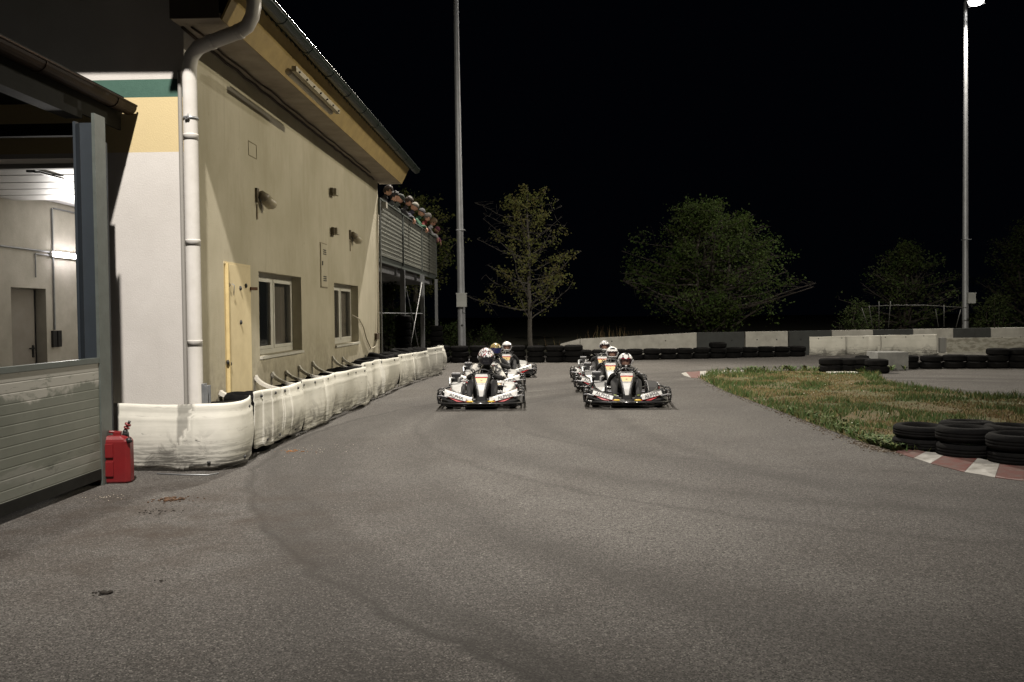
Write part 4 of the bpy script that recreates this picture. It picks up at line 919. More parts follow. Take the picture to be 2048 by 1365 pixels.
def tree(base, H, prof, lm, seed, label, nl=40, leaves=9000, ls=.06, trunk=.12, h0=.2, bk=bark, lean=(0,0), multi=1, lift=.35, fill=.35, group='trees beyond the track', sp=.13, droop=0, wood=True, rag=.2, thin=-.32):
    """prof: [(z fraction, half width fraction of H)] describing the outline"""
    rr = random.Random(seed); T = empty('tree', base, label=label, cat='tree', group=group)
    def wid(f):
        for (a, wa), (b, wb) in zip(prof, prof[1:]):
            if a <= f <= b: return (wa+(wb-wa)*(f-a)/(b-a))*H
        return 0.01
    tb = MB(); stems = []
    for s in range(multi):
        an = 2*pi*s/multi+rr.random(); sd = .0 if multi == 1 else rr.uniform(.12,.38)
        pts = []; x = y = 0
        for i in range(13):
            t = i/12; w = wid(max(t*.96, prof[0][0]+.01))*sd*min(1, t*1.6)
            x = cos(an)*w+lean[0]*t*H+.02*H*noise.noise(Vector((t*3, seed, s)))*(1 if t > .02 else 0)+(.05*H*max(0,.12-t)*1.5 if lean[1] else 0)
            y = sin(an)*w+.02*H*noise.noise(Vector((t*3, seed+7, s)))
            pts.append(Vector((x, y, t*H*(.97 if s == 0 else rr.uniform(.75,.95) if i == 12 else .9))))
        rad = [trunk*(1 if multi == 1 else .6)*(1-t/12)**.8+.008 for t in range(13)]; rad[0] *= 1.25
        tb.tube(pts, rad, 8); stems.append(pts)
    twigs = []
    for i in range(nl):
        st = stems[i % multi]; f = h0+(.96-h0)*((i+rr.random())/nl); k = f*12; a = st[int(k)].lerp(st[min(12,int(k)+1)], k-int(k))
        an = i*2.399+rr.uniform(-.4,.4); ft = min(.985, f+lift*rr.uniform(.2,1)*(1-f)*.8-droop*rr.random()*(1-f)); w = wid(ft)*rr.uniform(.72,1.06)*(1+rag*noise.noise(Vector((cos(an)*1.5, sin(an)*1.5, ft*4+seed))))
        b = Vector((lean[0]*ft*H+cos(an)*w, sin(an)*w, ft*H)); m1 = a.lerp(b, .5)+Vector((0,0,-.02*H)); L = (b-a).length
        pts = []
        for j in range(8):
            t = j/7; p = a.lerp(m1, t*2) if t < .5 else m1.lerp(b, t*2-1); p = p+Vector([.05*L*noise.noise(Vector((t*3, i*1.7, c*9+seed))) for c in range(3)]); pts.append(p)
        r0 = max(.010, trunk*.42*(1-f))*min(1, L/2); tb.tube(pts, [r0*(1-j/8)+.004 for j in range(8)], 5)
        for j in range(2, 8):
            for _ in range(3 if j < 7 else 2):
                d = Vector((rr.gauss(0,1), rr.gauss(0,1), rr.gauss(.25,.7))).normalized()*L*rr.uniform(.12,.34)*(1.2-j/9)
                e = pts[j]+d; rxy = math.hypot(e.x-lean[0]*e.z, e.y)
                lim = wid(max(prof[0][0]+.01, min(.98, e.z/H)))*1.1
                if rxy > lim: e = Vector((e.x*lim/rxy, e.y*lim/rxy, e.z))
                twigs.append((pts[j], e))
                if wood: tb.tube([pts[j], pts[j].lerp(e,.5)+Vector((0,0,.02)), e], [.007,.005,.003], 3, cap=False)
    tb.build('trunk', bk, T, fix=False)
    lb = MB(); V = []; Fc = []; MI = []
    clumps = []
    for a, b in twigs:
        for _ in range(2): clumps.append((a.lerp(b, rr.uniform(.35,1.05)), rr.uniform(.6,1.4)))
    per = max(1, leaves//len(clumps))
    for c, cs in clumps:
        if noise.noise(c*1.1+Vector((seed,0,0))) < thin: continue
        m_i = 0 if rr.random() < .7 else 1
        for _ in range(max(1, int(per*cs))):
            p = c+Vector((rr.gauss(0,sp), rr.gauss(0,sp), rr.gauss(0,sp*.75)))
            s = ls*rr.uniform(.6,1.35); d = Vector((rr.gauss(0,1), rr.gauss(0,1), rr.gauss(-.25,.7))).normalized(); e = d.cross(Vector((rr.gauss(0,1), rr.gauss(0,1), rr.gauss(0,1)))).normalized()*s*.36
            k = len(V); V += [p, p+d*s*.5+e, p+d*s, p+d*s*.5-e]; Fc.append((k,k+1,k+2,k+3)); MI.append(m_i)
    me = bpy.data.meshes.new('crown'); me.from_pydata([tuple(v) for v in V], [], Fc)
    for m in (lm if isinstance(lm, (list,tuple)) else [lm]): me.materials.append(m)
    me.polygons.foreach_set('material_index', [min(i, len(me.materials)-1) for i in MI])
    o = bpy.data.objects.new('crown', me); COL.objects.link(o); o.parent = T
    return T
lm1 = leafmat('leaf_olive', (.135,.155,.045), (.15,.15,.05), (.085,.10,.03))
lm1b = leafmat('leaf_bronze', (.15,.125,.05), (.13,.13,.045), (.08,.08,.03))
lm2 = leafmat('leaf_green', (.036,.064,.013), (.045,.062,.014), (.018,.033,.009))
lm3 = leafmat('leaf_dark', (.036,.058,.018), (.045,.055,.019), (.02,.028,.012))
def tb_(px, Y, ytop_): b = PY(px, 690, Y); t = PY(px, ytop_, Y); return (b.x, Y, -.03), t.z
b, H = tb_(1060, 33.5, 362)
tree(b, H, [(.18,.06),(.26,.27),(.38,.34),(.52,.33),(.66,.28),(.78,.25),(.88,.19),(.96,.10),(1,.03)], [lm1,lm1b], 11, 'slender young tree with sparse olive leaves behind the left karts', nl=42, leaves=7200, ls=.10, trunk=.09, h0=.20, bk=barkp, lean=(-.004,1), sp=.09, lift=.75, droop=.16, rag=.8, thin=-.06)
b, H = tb_(1418, 39, 388)
tree(b, H, [(.02,.13),(.12,.33),(.3,.46),(.5,.51),(.68,.44),(.82,.33),(.92,.22),(1,.06)], [lm2,lm3], 12, 'large broad green bush-like tree behind the painted wall', nl=110, leaves=34000, ls=.115, trunk=.22, h0=.06, multi=6, sp=.17, lift=.5, rag=.85, thin=-.14)
b, H = tb_(1808, 43, 478)
tree(b, H, [(.06,.10),(.2,.42),(.42,.58),(.6,.50),(.78,.30),(.9,.16),(1,.03)], [lm3,lm2], 13, 'small dim tree behind the thin tube frame', nl=64, leaves=10000, ls=.12, trunk=.15, h0=.14, multi=5, sp=.15, lift=.6, rag=.5, thin=-.1)
b, H = tb_(2062, 46, 430)
tree(b, H, [(.05,.15),(.25,.33),(.5,.42),(.7,.40),(.85,.27),(1,.05)], [lm3], 14, 'barely lit tree cut off by the right edge', nl=70, leaves=11000, ls=.13, trunk=.2, h0=.12, multi=4, sp=.18, lift=.5, rag=.5, thin=-.12)
b, H = tb_(832, 36.5, 372)
tree(b, H, [(.30,.10),(.42,.22),(.62,.29),(.8,.27),(.92,.17),(1,.04)], [lm1,lm2], 15, 'leafy tree rising behind the spectators on the balcony', nl=60, leaves=9000, ls=.11, trunk=.13, h0=.35, bk=barkp, sp=.12, lift=.4)
b, H = tb_(700, 37.5, 372)
tree(b, H, [(.30,.10),(.42,.22),(.62,.29),(.8,.27),(.92,.17),(1,.04)], [lm1,lm2], 16, 'leafy tree mostly hidden behind the building end', nl=50, leaves=7000, ls=.11, trunk=.13, h0=.35, sp=.12, lift=.4)
# low bushes under and beyond the balcony
for i, (px, Y, yt, n, lab) in enumerate(((775,30.5,560,5000,'dark bush under the near end of the balcony'),(822,33.0,596,4500,'dark bush under the middle of the balcony'),(912,32.5,642,2600,'low bush at the foot of the left light pole'),(975,34.5,655,1500,'low scrub behind the tyre row right of the left light pole'),(1720,39.5,600,2500,'low dark bush below the small dim tree'),(1990,41,585,3500,'dark bush below the tree at the right edge'))):
    b, H = tb_(px, Y, yt)
    T = tree(b, H, [(.02,.3),(.3,.55),(.6,.5),(.85,.3),(1,.05)], [lm3], 30+i, lab, nl=30, leaves=n, ls=.09, trunk=.05, h0=.08, multi=4, sp=.12, lift=.5, group='bushes beyond the track', wood=False)
    T.name = 'bush'; T['category'] = 'bush'
# tall dry grasses at the bank
mb = MB(); rr = random.Random(5)
for i in range(220):
    x = rr.gauss(2.6,.9) if rr.random() < .55 else rr.uniform(-3,18); y = 33.4+rr.uniform(0,2.2) ; h = rr.uniform(.3,1.0)*(1.15 if 1.5 < x < 3.8 else .7); lx = rr.gauss(0,.2)*h
    mb.m(i % 2).add([(x-.012,y,-.03),(x+.012,y,-.03),(x+lx,y,h)], [(0,1,2)])
tag(mb.build('tall_grass', [gms[3], gms[2]], fix=False), 'tall dry grass on the bank behind the tyre rows', 'tall grass', kind='stuff')
# ================================================================== people
def skin_into(mb, verts, edges, radii, root=0, sub=2):
    me = bpy.data.meshes.new('sk'); me.from_pydata([tuple(v) for v in verts], edges, []); o = bpy.data.objects.new('sk', me); COL.objects.link(o)
    md = o.modifiers.new('skin', 'SKIN'); md.use_smooth_shade = True; md.branch_smoothing = .6
    for i, sv in enumerate(me.skin_vertices[0].data):
        r = radii[i]; sv.radius = (r, r) if isinstance(r, (int,float)) else r; sv.use_root = (i == root)
    sb = o.modifiers.new('sub', 'SUBSURF'); sb.levels = sub; sb.render_levels = sub
    dg = bpy.context.evaluated_depsgraph_get(); ev = o.evaluated_get(dg); m2 = bpy.data.meshes.new_from_object(ev)
    mb.add([v.co.copy() for v in m2.vertices], [tuple(p.vertices) for p in m2.polygons], True)
    bpy.data.objects.remove(o); bpy.data.meshes.remove(me); bpy.data.meshes.remove(m2)
def hand(mb, wrist, d, pn, side, curl=1.1, s=1.0):
    """palm + four bent fingers + side thumb; d = hand direction, pn = palm-side normal"""
    d = Vector(d).normalized(); pn = Vector(pn); pn = (pn-d*pn.dot(d)).normalized(); lat = d.cross(pn)*side; w = Vector(wrist)
    secs = []
    for t, hw, hh in ((0,.026,.018),(.3,.036,.016),(.75,.042,.014),(1,.040,.012)):
        c = w+d*.085*s*t; secs.append([c+lat*hw*s*cos(a)+pn*hh*s*sin(a) for a in [2*pi*k/10 for k in range(10)]])
    mb.loft(secs, smooth=True)
    for k, (off, L) in enumerate(((.030,.068),(.010,.078),(-.010,.073),(-.029,.058))):
        p = w+d*.08*s+lat*off*s; pts = [p-d*.01*s, p]; dd = d.copy(); ang = curl*.5
        for q_ in (.45,.32,.23):
            dd = (dd*cos(ang)+pn*sin(ang)).normalized(); pn2 = pn; p = p+dd*L*q_*s; pts.append(p); ang = curl*.55
            pn = (pn2-dd*pn2.dot(dd)).normalized()
        pn = (Vector(pn)-d*Vector(pn).dot(d)).normalized()
        pn = lat.cross(d)*(1 if lat.cross(d).dot(pn) > 0 else -1)
        mb.tube(pts, [.0095*s,.0095*s,.009*s,.0085*s,.0065*s], 7)
    p = w+d*.025*s+lat*.030*s; mb.tube([w+d*.012*s+lat*.018*s, p, p+(d*.6+lat*.7+pn*.35).normalized()*.032*s, p+(d*.9+lat*.5+pn*.8).normalized()*.055*s], [.012*s,.012*s,.0105*s,.008*s], 7)
def face_head(mb, c, M, s=1.0):
    """head with brow, nose, lips, chin and ears; looks along local -y; M rotates"""
    def fn(d, p):
        z = d.z; f = max(0, -d.y)
        x = p.x*(1-.22*max(0,-z-.1)-.06*max(0,z)); y = p.y; zz = p.z
        y -= .012*s*f*(z < -.15)*min(1, (-z-.15)*3)                       # jaw forward
        y -= .021*s*math.exp(-(d.x/.13)**2-((z+.10)/.17)**2)*f            # nose
        y -= .006*s*math.exp(-(d.x/.5)**2-((z-.28)/.08)**2)*f             # brow
        y += .010*s*(math.exp(-((abs(d.x)-.33)/.13)**2-((z-.10)/.09)**2))*f  # eye sockets
        y -= .007*s*math.exp(-(d.x/.25)**2-((z+.42)/.06)**2)*f            # lips
        return M @ Vector((x, y, zz))
    mb.ball(c, (.077*s,.098*s,.118*s), 28, 22, fn)
    for sx in (-1, 1): mb.ball(Vector(c)+M @ Vector((sx*.077*s,.008*s,-.004*s)), 1, 8, 6, lambda d, p, sx=sx: M @ Vector((d.x*.010*s, d.y*.018*s, d.z*.030*s)))
skin_a = mat('skin_light', (.52,.31,.22), .55); skin_b = mat('skin_tan', (.42,.23,.155), .55)
eye_m = mat('eye_dark', (.03,.02,.02), .3); lip_m = mat('lip', (.36,.13,.11), .5)
suit_m = mat('black_suit', (.007,.007,.008), .9, 6, (.022,.022,.023), .8, .4, 25)
glove_m = mat('black_glove', (.02,.02,.022), .7)
visor_d = mat('visor_dark', (.012,.012,.016), .12, coat=.4)
visor_b = mat('visor_blue', (.012,.014,.06), .10, coat=.5)
visor_t = mat('visor_tinted', (.03,.015,.018), .1, alpha=.45)
hw = mat('helmet_white', (.66,.66,.66), .3, coat=.3); hk = mat('helmet_black', (.014,.014,.016), .3, coat=.3); hr = mat('helmet_red', (.30,.02,.04), .35); hy = mat('helmet_yellow', (.30,.27,.10), .35); ho = mat('helmet_orange', (.30,.14,.06), .4)
hg = mat('helmet_grey', (.30,.30,.32), .4)
def hpat(name):
    def f(d):
        n = noise.noise(d*7+Vector((3,1,2))); n2 = noise.noise(d*12+Vector((9,4,6)))
        up = d.z > .42; az = atan2(d.x, -d.y)
        if name == 'skull':                       # mixed white, black and red graphics over the crown, black below
            if d.z > .3: return 0 if n > .02 else (2 if n2 > .18 else 1)
            return 1
        if name == 'yellow':
            if d.z > .25: return 3 if abs(n) > .16 else (4 if n2 > 0 else 1)
            return 3 if abs(az) > 1.1 or n2 > .3 else 1
        if name == 'plain': return 0 if not (d.z < -.55 and abs(az) < .25) else 1
        if name == 'stripe':
            if d.z > .80 and abs(d.x) < .33: return 1
            if .45 < d.z < .86 and .30 < abs(d.x) < .44: return 1
            if abs(d.z-.36) < .05 and .15 < abs(az) < .7: return 2
            return 0 if not (d.z < -.45 and .15 < abs(az) < .8) else 1
        if name == 'band':
            if .55 < d.z < .78 and abs(d.x) < .42-abs(d.z-.66): return 1
            return 0 if not (abs(d.z+.52) < .06 and abs(az) < .7) else 1
        if name == 'camo': return 0 if n > .05 or (d.z < -.3 and abs(az) < .9) else (1 if n2 > -.12 else 5)
        return 0
    return f
def helmet(par, c, M, pattern, vis, s=1.0):
    H = MB(); seg, rings = 44, 30; c = Vector(c); pf = hpat(pattern)
    def shp(d, k=1.0):
        f = max(0, -d.y); low = max(0, -d.z)
        x = d.x*.128*(1-.20*low*low); y = d.y*.155; z = d.z*.140
        y -= .035*f*math.exp(-((d.z+.55)/.25)**2); z -= .012*low*(f > .2)
        y -= .006*math.exp(-((d.z-.30)/.06)**2)*f
        return Vector((x, y, z))*s*k
    port = lambda d: -.36 < d.z < .26+.04*cos(atan2(d.x,-d.y)*2) and abs(atan2(d.x, -d.y)) < 1.12
    dirs = [[Vector((sin(pi*i/rings)*cos(2*pi*k/seg), sin(pi*i/rings)*sin(2*pi*k/seg), cos(pi*i/rings))) for k in range(seg)] for i in range(rings+1)]
    vs = [M @ shp(d)+c for r_ in dirs for d in r_]; 
    for i in range(rings-2):
        for k in range(seg):
            d = (dirs[i][k]+dirs[i][(k+1)%seg]+dirs[i+1][k]+dirs[i+1][(k+1)%seg]).normalized()
            if port(d): continue
            H.m(pf(d))
            b = [dirs[i][k],dirs[i+1][k],dirs[i+1][(k+1)%seg],dirs[i][(k+1)%seg]]
            H.add([M @ shp(x)+c for x in b], [(0,1,2,3)], True)
    H.m(1)
    o = H.build('helmet', [hw,hk,hr,hy,ho,hg], par, fix=False)
    bm = bmesh.new(); bm.from_mesh(o.data); bmesh.ops.remove_doubles(bm, verts=bm.verts, dist=.0005); bmesh.ops.recalc_face_normals(bm, faces=bm.faces); bm.to_mesh(o.data); bm.free()
    sd = o.modifiers.new('shell', 'SOLIDIFY'); sd.thickness = .022*s; sd.offset = -1
    V = MB(); grid = []
    for j in range(9):
        z = -.40+.74*j/8
        rowv = []
        for i in range(17):
            az = -1.2+2.4*i/16; r = sqrt(1-z*z); d = Vector((sin(az)*r, -cos(az)*r, z)); rowv.append(M @ shp(d, 1.025)+c)
        grid.append(rowv)
    V.loft(grid, closed_sec=False, smooth=True)
    V.build('visor', vis, o, fix=False)
    MB().tube([M @ (shp(Vector((sx*.999,-.02,-.04)))*1.0)+c for sx in (1,)]+[M @ (shp(Vector((.999,-.02,-.04)))*1.06)+c], .022*s, 10).tube([M @ shp(Vector((-.999,-.02,-.04)))+c, M @ (shp(Vector((-.999,-.02,-.04)))*1.06)+c], .022*s, 10).build('visor_pivot', hg, o)
    return o
def driver(kart, label, pattern, vis, shoe=None, lean=0.0, yaw=0.0, hs=1.0, tall=0.0, xoff=0.0, sleeves=None, skin=skin_a, pale=False, tilt=0.0):
    """seated kart driver, drawn in kart coordinates; the driver is a person of their own"""
    P = empty('person', kart.location, kart.rotation_euler[2], label=label, cat='person')
    sh = .60+tall; yS = 1.28-.20*lean; hy_ = yS-.06-.10*lean; zh = sh+.20-.05*lean; ox = xoff
    V = [(0,1.30,.20),(0,1.33,.33),(ox*.6,(1.33+yS)/2,.47),(ox,yS,sh-.03),(ox,yS-.03,sh+.06),(ox,hy_,zh-.05)]
    Rr = [(.15,.12),(.135,.11),(.15,.115),(.145,.10),(.055,.055),(.06,.06)]
    E = [(0,1),(1,2),(2,3),(3,4),(4,5)]
    hands = []
    for sx in (-1,1):
        k = len(V); V += [(ox+sx*.155,yS,sh-.02),(ox+sx*.30,yS-.20,sh-.19),(sx*.245,.80,.485),(sx*.165,.70,.545)]; Rr += [.068,.052,.044,.032]
        E += [(3,k),(k,k+1),(k+1,k+2),(k+2,k+3)]; hands.append((sx, V[-1]))
        k = len(V); V += [(sx*.09,1.18,.20),(sx*.20,.76,.40),(sx*.21,.56,.30),(sx*.20,.28,.16)]; Rr += [.105,.075,.060,.045]
        E += [(0,k),(k,k+1),(k+1,k+2),(k+2,k+3)]
    b = MB(); skin_into(b, V, E, Rr)
    M = Matrix.Rotation(yaw, 3, 'Z') @ Matrix.Rotation(tilt, 3, 'Y') @ Matrix.Rotation(R(-4+22*lean), 3, 'X')
    hc = Vector((ox, hy_-.005, zh+.02)); b.m(1); face_head(b, hc, M, .92*hs)
    b.m(0); body = b.build('body', [suit_m, skin], P, fix=False)
    e = MB()
    for sx in (-1,1): e.ball(hc+M @ Vector((sx*.030*hs,-.078*hs,.010)), 1, 8, 5, lambda d, p: M @ Vector((d.x*.014,d.y*.006,d.z*.006)))
    e.build('eyes', eye_m, P)
    for sx, w in hands:
        g = MB(); w = Vector(w); hand(g, w+Vector((-sx*.0,.03,-.01)), Vector((-sx*.25,-1,.55)), Vector((-sx*.6,.1,-.8)), sx, 1.25, 1.05); g.build('glove', glove_m, P, fix=False)
        f = MB(); f.loft([[(sx*.20+a*.042*k_, y, z+b_*.05*k_) for a, b_ in ((-1,-.6),(1,-.6),(1.05,.3),(.5,1),(-.5,1),(-1.05,.3))] for y, z, k_ in ((.33,.14,.95),(.26,.15,1.05),(.20,.165,1.0),(.175,.17,.7))], smooth=True)
        f.build('shoe', shoe or suit_m, P)
        if pale:
            n_ = MB(); a_ = Vector((ox+sx*.165,yS-.02,sh+.0)); b_ = Vector((ox+sx*.30,yS-.21,sh-.19)); n_.tube([a_, a_.lerp(b_,.5), b_], [.077,.068,.060], 12); n_.build('sleeve', mat('white_sleeve', (.62,.60,.55), .8, 9, (.05,.05,.05), 1, lo=.5, hi=.56), P)
    tr = MB()
    for sx in (-1,1): tr.tube([(ox+sx*.07,yS-.075,sh+.02),(ox+sx*.125,yS-.118,sh-.10)], .010, 6)
    tr.build('suit_trim', mat('pale_trim', (.5,.48,.42), .7), P)
    helmet(P, hc+M @ Vector((0,.004,.012)), M, pattern, vis, hs)
    return P
# ================================================================== spectators
cloth = {}
def ccol(n, c): 
    return mat('cloth_'+n, c, .85, 14, tuple(v*.6 for v in c), .6)
def spectator(x, y, label, hair, top, skin=skin_a, hh=1.70, face=0, pitch=35, lean=.25, hat=None, arms=True, hang=.0, curly=False, hid=0):
    """stands on the deck, leans on the panel and looks down to the right (+x)"""
    z0 = 3.04; f = hh/1.72
    P = empty('person', (x, y, z0), label=label, cat='person', group='spectators leaning over the balcony panel')
    lx = lean
    V = [(0,0,.92),(0,0,1.08),(lx*.5,0,1.24),(lx,0,1.38),(lx+.05,0,1.46),(lx+.085,0,1.53)]
    Rr = [(.13,.15),(.12,.14),(.13,.16),(.10,.15),(.052,.052),(.055,.055)]; E = [(0,1),(1,2),(2,3),(3,4),(4,5)]; hands = []
    ry = XB-.02-x; rail = ZB1-z0+.07
    for s in (-1,1):
        k = len(V); V += [(lx,s*.16,1.37),(lx+.10,s*.24,1.16),(ry+.04-hid,s*.13,rail/f+.03-hid*.6),(ry+.07+hang*.4-hid,s*.07,rail/f-.0-hang-hid*.6)]; Rr += [.062,.05,.042,.028]
        E += [(3,k),(k,k+1),(k+1,k+2),(k+2,k+3)]; hands.append((s, Vector(V[-1]), Vector(V[-1])-Vector(V[-2])))
        k = len(V); V += [(0,s*.09,.84),(-.02,s*.11,.46),(-.06,s*.12,.08),(.05,s*.13,.03)]; Rr += [.10,.065,.045,.04]
        E += [(0,k),(k,k+1),(k+1,k+2),(k+2,k+3)]
    V = [Vector(v)*f for v in V]
    b = MB(); skin_into(b, V, E, [tuple(q_*f for q_ in r_) if isinstance(r_, tuple) else r_*f for r_ in Rr])
    M = Matrix.Rotation(R(90)+face, 3, 'Z') @ Matrix.Rotation(R(pitch), 3, 'X')
    hc = Vector((lx+.115,0,1.60))*f; b.m(1); face_head(b, hc, M, f)
    for s, w, d in hands: hand(b, w*f, d+Vector((0,0,-.2)), Vector((0,0,-1)) if hang < .05 else Vector((-1,0,0)), s, .5, f*.88)
    o = b.build('body', [top, skin], P, fix=False)
    hb = MB()
    def hf(d, p):
        n = .017*noise.noise(d*(9 if curly else 5)+Vector((x*3,y,0)))*(2.2 if curly else 1)+.012*max(0,d.z); k = 1+n/.1
        return M @ Vector((p.x*k, p.y*k, p.z*k))
    if hat is None:
        vs = []; sg, rg = 26, 18; tmp = MB(); tmp.ball((0,0,0), (.085*f,.107*f,.126*f), sg, rg)
        keep = []
        for fc in tmp.f:
            c = sum((Vector(tmp.v[i]) for i in fc), Vector())/4; dn = Vector((c.x/.085,c.y/.107,c.z/.126))/f
            line = .42+.10*sin(dn.x*6) if dn.y < -.35 else (.05 if dn.y < .1 else -.45)
            if dn.z > line: keep.append(fc)
        hb.add([hc+hf(Vector(v).normalized(), Vector(v)) for v in tmp.v], keep, True)
        h_ = hb.build('hair', hair, P, fix=False); sd = h_.modifiers.new('thick', 'SOLIDIFY'); sd.thickness = .014; sd.offset = 1
    else:
        tmp = MB(); tmp.ball((0,0,0), (.088*f,.110*f,.122*f), 24, 16); keep = [fc for fc in tmp.f if sum(tmp.v[i][2] for i in fc)/4 > .035*f]
        hb.add([hc+M @ Vector(v) for v in tmp.v], keep, True)
        if hat[1]: hb.add([hc+M @ Vector(v) for v in ((-.07,-.09,.045),(.07,-.09,.045),(.055,-.17,.03),(-.055,-.17,.03))], [(0,1,2,3)])
        h_ = hb.build('cap', hat[0], P, fix=False); sd = h_.modifiers.new('thick', 'SOLIDIFY'); sd.thickness = .010; sd.offset = 1
    e = MB()
    for sx in (-1,1): e.ball(hc+M @ Vector((sx*.030*f,-.088*f,.014*f)), 1, 8, 5, lambda d, p: M @ Vector((d.x*.014,d.y*.006,d.z*.006)))
    e.build('eyes', eye_m, P)
    MB().ball(hc+M @ Vector((0,-.100*f,-.050*f)), 1, 8, 5, lambda d, p: M @ Vector((d.x*.024,d.y*.006,d.z*.007))).build('mouth', lip_m, P)
    c = MB(); c.lathe((0,0,0), ((.085,-.03),(.080,.0),(.07,.035),(.062,.04)), 14); c.v = [tuple(Vector(v)*f+Vector((lx+.03,0,1.44))*f) for v in c.v]; c.build('collar', top, P)
    return P
def at_head(px, py, dx=.12):       # y on the balcony for a head seen at this pixel just outside the panel plane
    v = PX(px, py, XB+dx-.15); return v.y, v.z
hb1, hb2, hb3 = mat('hair_dark_brown', (.025,.015,.010), .7), mat('hair_black', (.009,.008,.008), .7), mat('hair_blond', (.14,.095,.05), .7)
SP = [ # px, py of head centre, label, hair, top, skin, pitch, hat, hang
 (776,384,'dark-haired person in a black jacket nearest the building, looking down from the balcony',hb1,ccol('black',(.016,.016,.018)),skin_a,28,None,0,False),
 (789,381,'curly-haired person behind the nearest spectator on the balcony',hb2,ccol('charcoal',(.04,.045,.045)),skin_a,30,None,0,True),
 (800,399,'person in a dark cap between curly-haired and short-haired spectators on the balcony',hb2,ccol('greygreen',(.07,.08,.07)),skin_b,48,(ccol('capblack',(.02,.025,.02)),1),0,False),
 (817,401,'short-haired person in black with bare hands over the balcony panel',hb1,ccol('black',(.016,.016,.018)),skin_b,40,None,.02,False),
 (829,414,'spectator with rim-lit blond hair built as a pale cap, in a dark top',hb1,ccol('navy',(.03,.03,.05)),skin_b,34,(ccol('rimlit_hair',(.16,.15,.13)),0),.03,False),  # pale cap colour stands for rim light on blond hair
 (843,424,'spectator in a grey cap behind the green shirt',hb2,ccol('green',(.015,.07,.035)),skin_b,30,(ccol('capgrey',(.04,.04,.045)),1),.02,False),
 (855,430,'spectator with light grey hair in a red top',mat('hair_grey',(.12,.11,.10),.7),ccol('red',(.16,.025,.022)),skin_a,38,None,.06,False),
 (866,446,'spectator leaning far over with white sleeves at the far end of the balcony',hb3,ccol('white',(.42,.42,.42)),skin_b,44,None,.08,False),
 (874,461,'small child in pink at the very end of the balcony, arms hanging over',hb1,ccol('pink',(.28,.09,.14)),skin_a,40,(ccol('pinkhat',(.16,.045,.075)),0),.12,False)]
for i, (px, py, lab, hr_, top, sk, pt, hat, hang, cu) in enumerate(SP):
    dx = -.16 if i != 1 else -.40
    v = PX(px, py, XB+.0); hcx = XB+(-.03 if i != 1 else -.25); v = PX(px, py, hcx)
    lean_ = .28; hh = min(1.9, max(1.05, (v.z-3.04+.02)/1.60*1.72)); f = hh/1.72
    spectator(hcx-(lean_+.115)*f, v.y, lab, hr_, top, sk, hh, rnd.uniform(-.5,.25), pt, lean_, hat, hang=hang, curly=cu, hid=0 if i in (3,5,7,8) else .22)
# ================================================================== karts
kw = mat('kart_white', (.33,.33,.32), .45, 9, (.15,.145,.14), .6, coat=.1); kws = mat('sticker_white', (.62,.62,.60), .4, 9, (.45,.44,.43), .6); kk = mat('kart_black_plastic', (.009,.009,.010), .45, 10, (.02,.02,.02), .6)
kr = mat('kart_red', (.48,.03,.035), .4); ky = mat('kart_yellow', (.75,.50,.06), .4); kcream = mat('kart_cream', (.70,.52,.22), .4)
def text(par, s, size, M, m, name='lettering', ext=.001):
    c = bpy.data.curves.new('t', 'FONT'); c.body = s; c.size = size; c.align_x = 'CENTER'; c.align_y = 'CENTER'; c.extrude = ext; c.offset = .0012
    o = bpy.data.objects.new('t', c); COL.objects.link(o); me = bpy.data.meshes.new_from_object(o.evaluated_get(bpy.context.evaluated_depsgraph_get()))
    bpy.data.objects.remove(o); me.transform(M); me.materials.clear(); me.materials.append(m); n = bpy.data.objects.new(name, me); COL.objects.link(n); n.parent = par; return n
def frameM(origin, xdir, updir):
    x = Vector(xdir).normalized(); u = Vector(updir); u = (u-x*u.dot(x)).normalized(); z = x.cross(u); M = Matrix((x,u,z)).transposed().to_4x4(); M.translation = Vector(origin); return M
def wheel(par, x, y, r, w, steer=0):
    Wh = empty('wheel', (x,y,r), steer); Wh.parent = par
    prof = [(r*.55,-w*.42),(r*.62,-w*.5),(r*.85,-w*.5),(r*.97,-w*.40),(r,-w*.30),(r,w*.30),(r*.97,w*.40),(r*.85,w*.5),(r*.62,w*.5),(r*.55,w*.42)]
    MB().lathe((0,0,0), prof, 24, 'x').build('tyre', black_rub, Wh)
    MB().lathe((0,0,0), [(.02,-w*.35),(.04,-w*.36),(r*.54,-w*.30),(r*.56,-w*.43),(r*.53,-w*.43),(r*.5,0),(r*.53,w*.43),(r*.56,w*.43),(r*.54,w*.30),(.04,w*.36),(.02,w*.35)], 18, 'x').build('rim', hg, Wh)
def sidepod(K, s, col, num):
    secs = []
    for y, w, h, zb in ((.46,.10,.10,.14),(.60,.19,.20,.10),(.95,.23,.25,.09),(1.25,.22,.27,.09),(1.42,.12,.20,.12)):
        xi, xo = .345, .345+w
        secs.append([Vector((s*a, y, b)) for a, b in ((xi,zb),(xo,zb),(xo+.012,zb+h*.5),(xo-.02,zb+h),(xi+.02,zb+h+.015),(xi,zb+h*.7))])
    p = MB().loft(secs, smooth=False).build('side_pod', col, K, bevel=.012)
    st = MB().loft([[Vector((s*(.345+w+.018), y, z0)), Vector((s*(.345+w+.021), y, z1)), Vector((s*(.345+w+.024), y, z1)), Vector((s*(.345+w+.022), y, z0))] for y, w, z0, z1 in ((.62,.195,.13,.25),(1.2,.222,.12,.27))])
    st.build('stripe', kr, p)
    return p
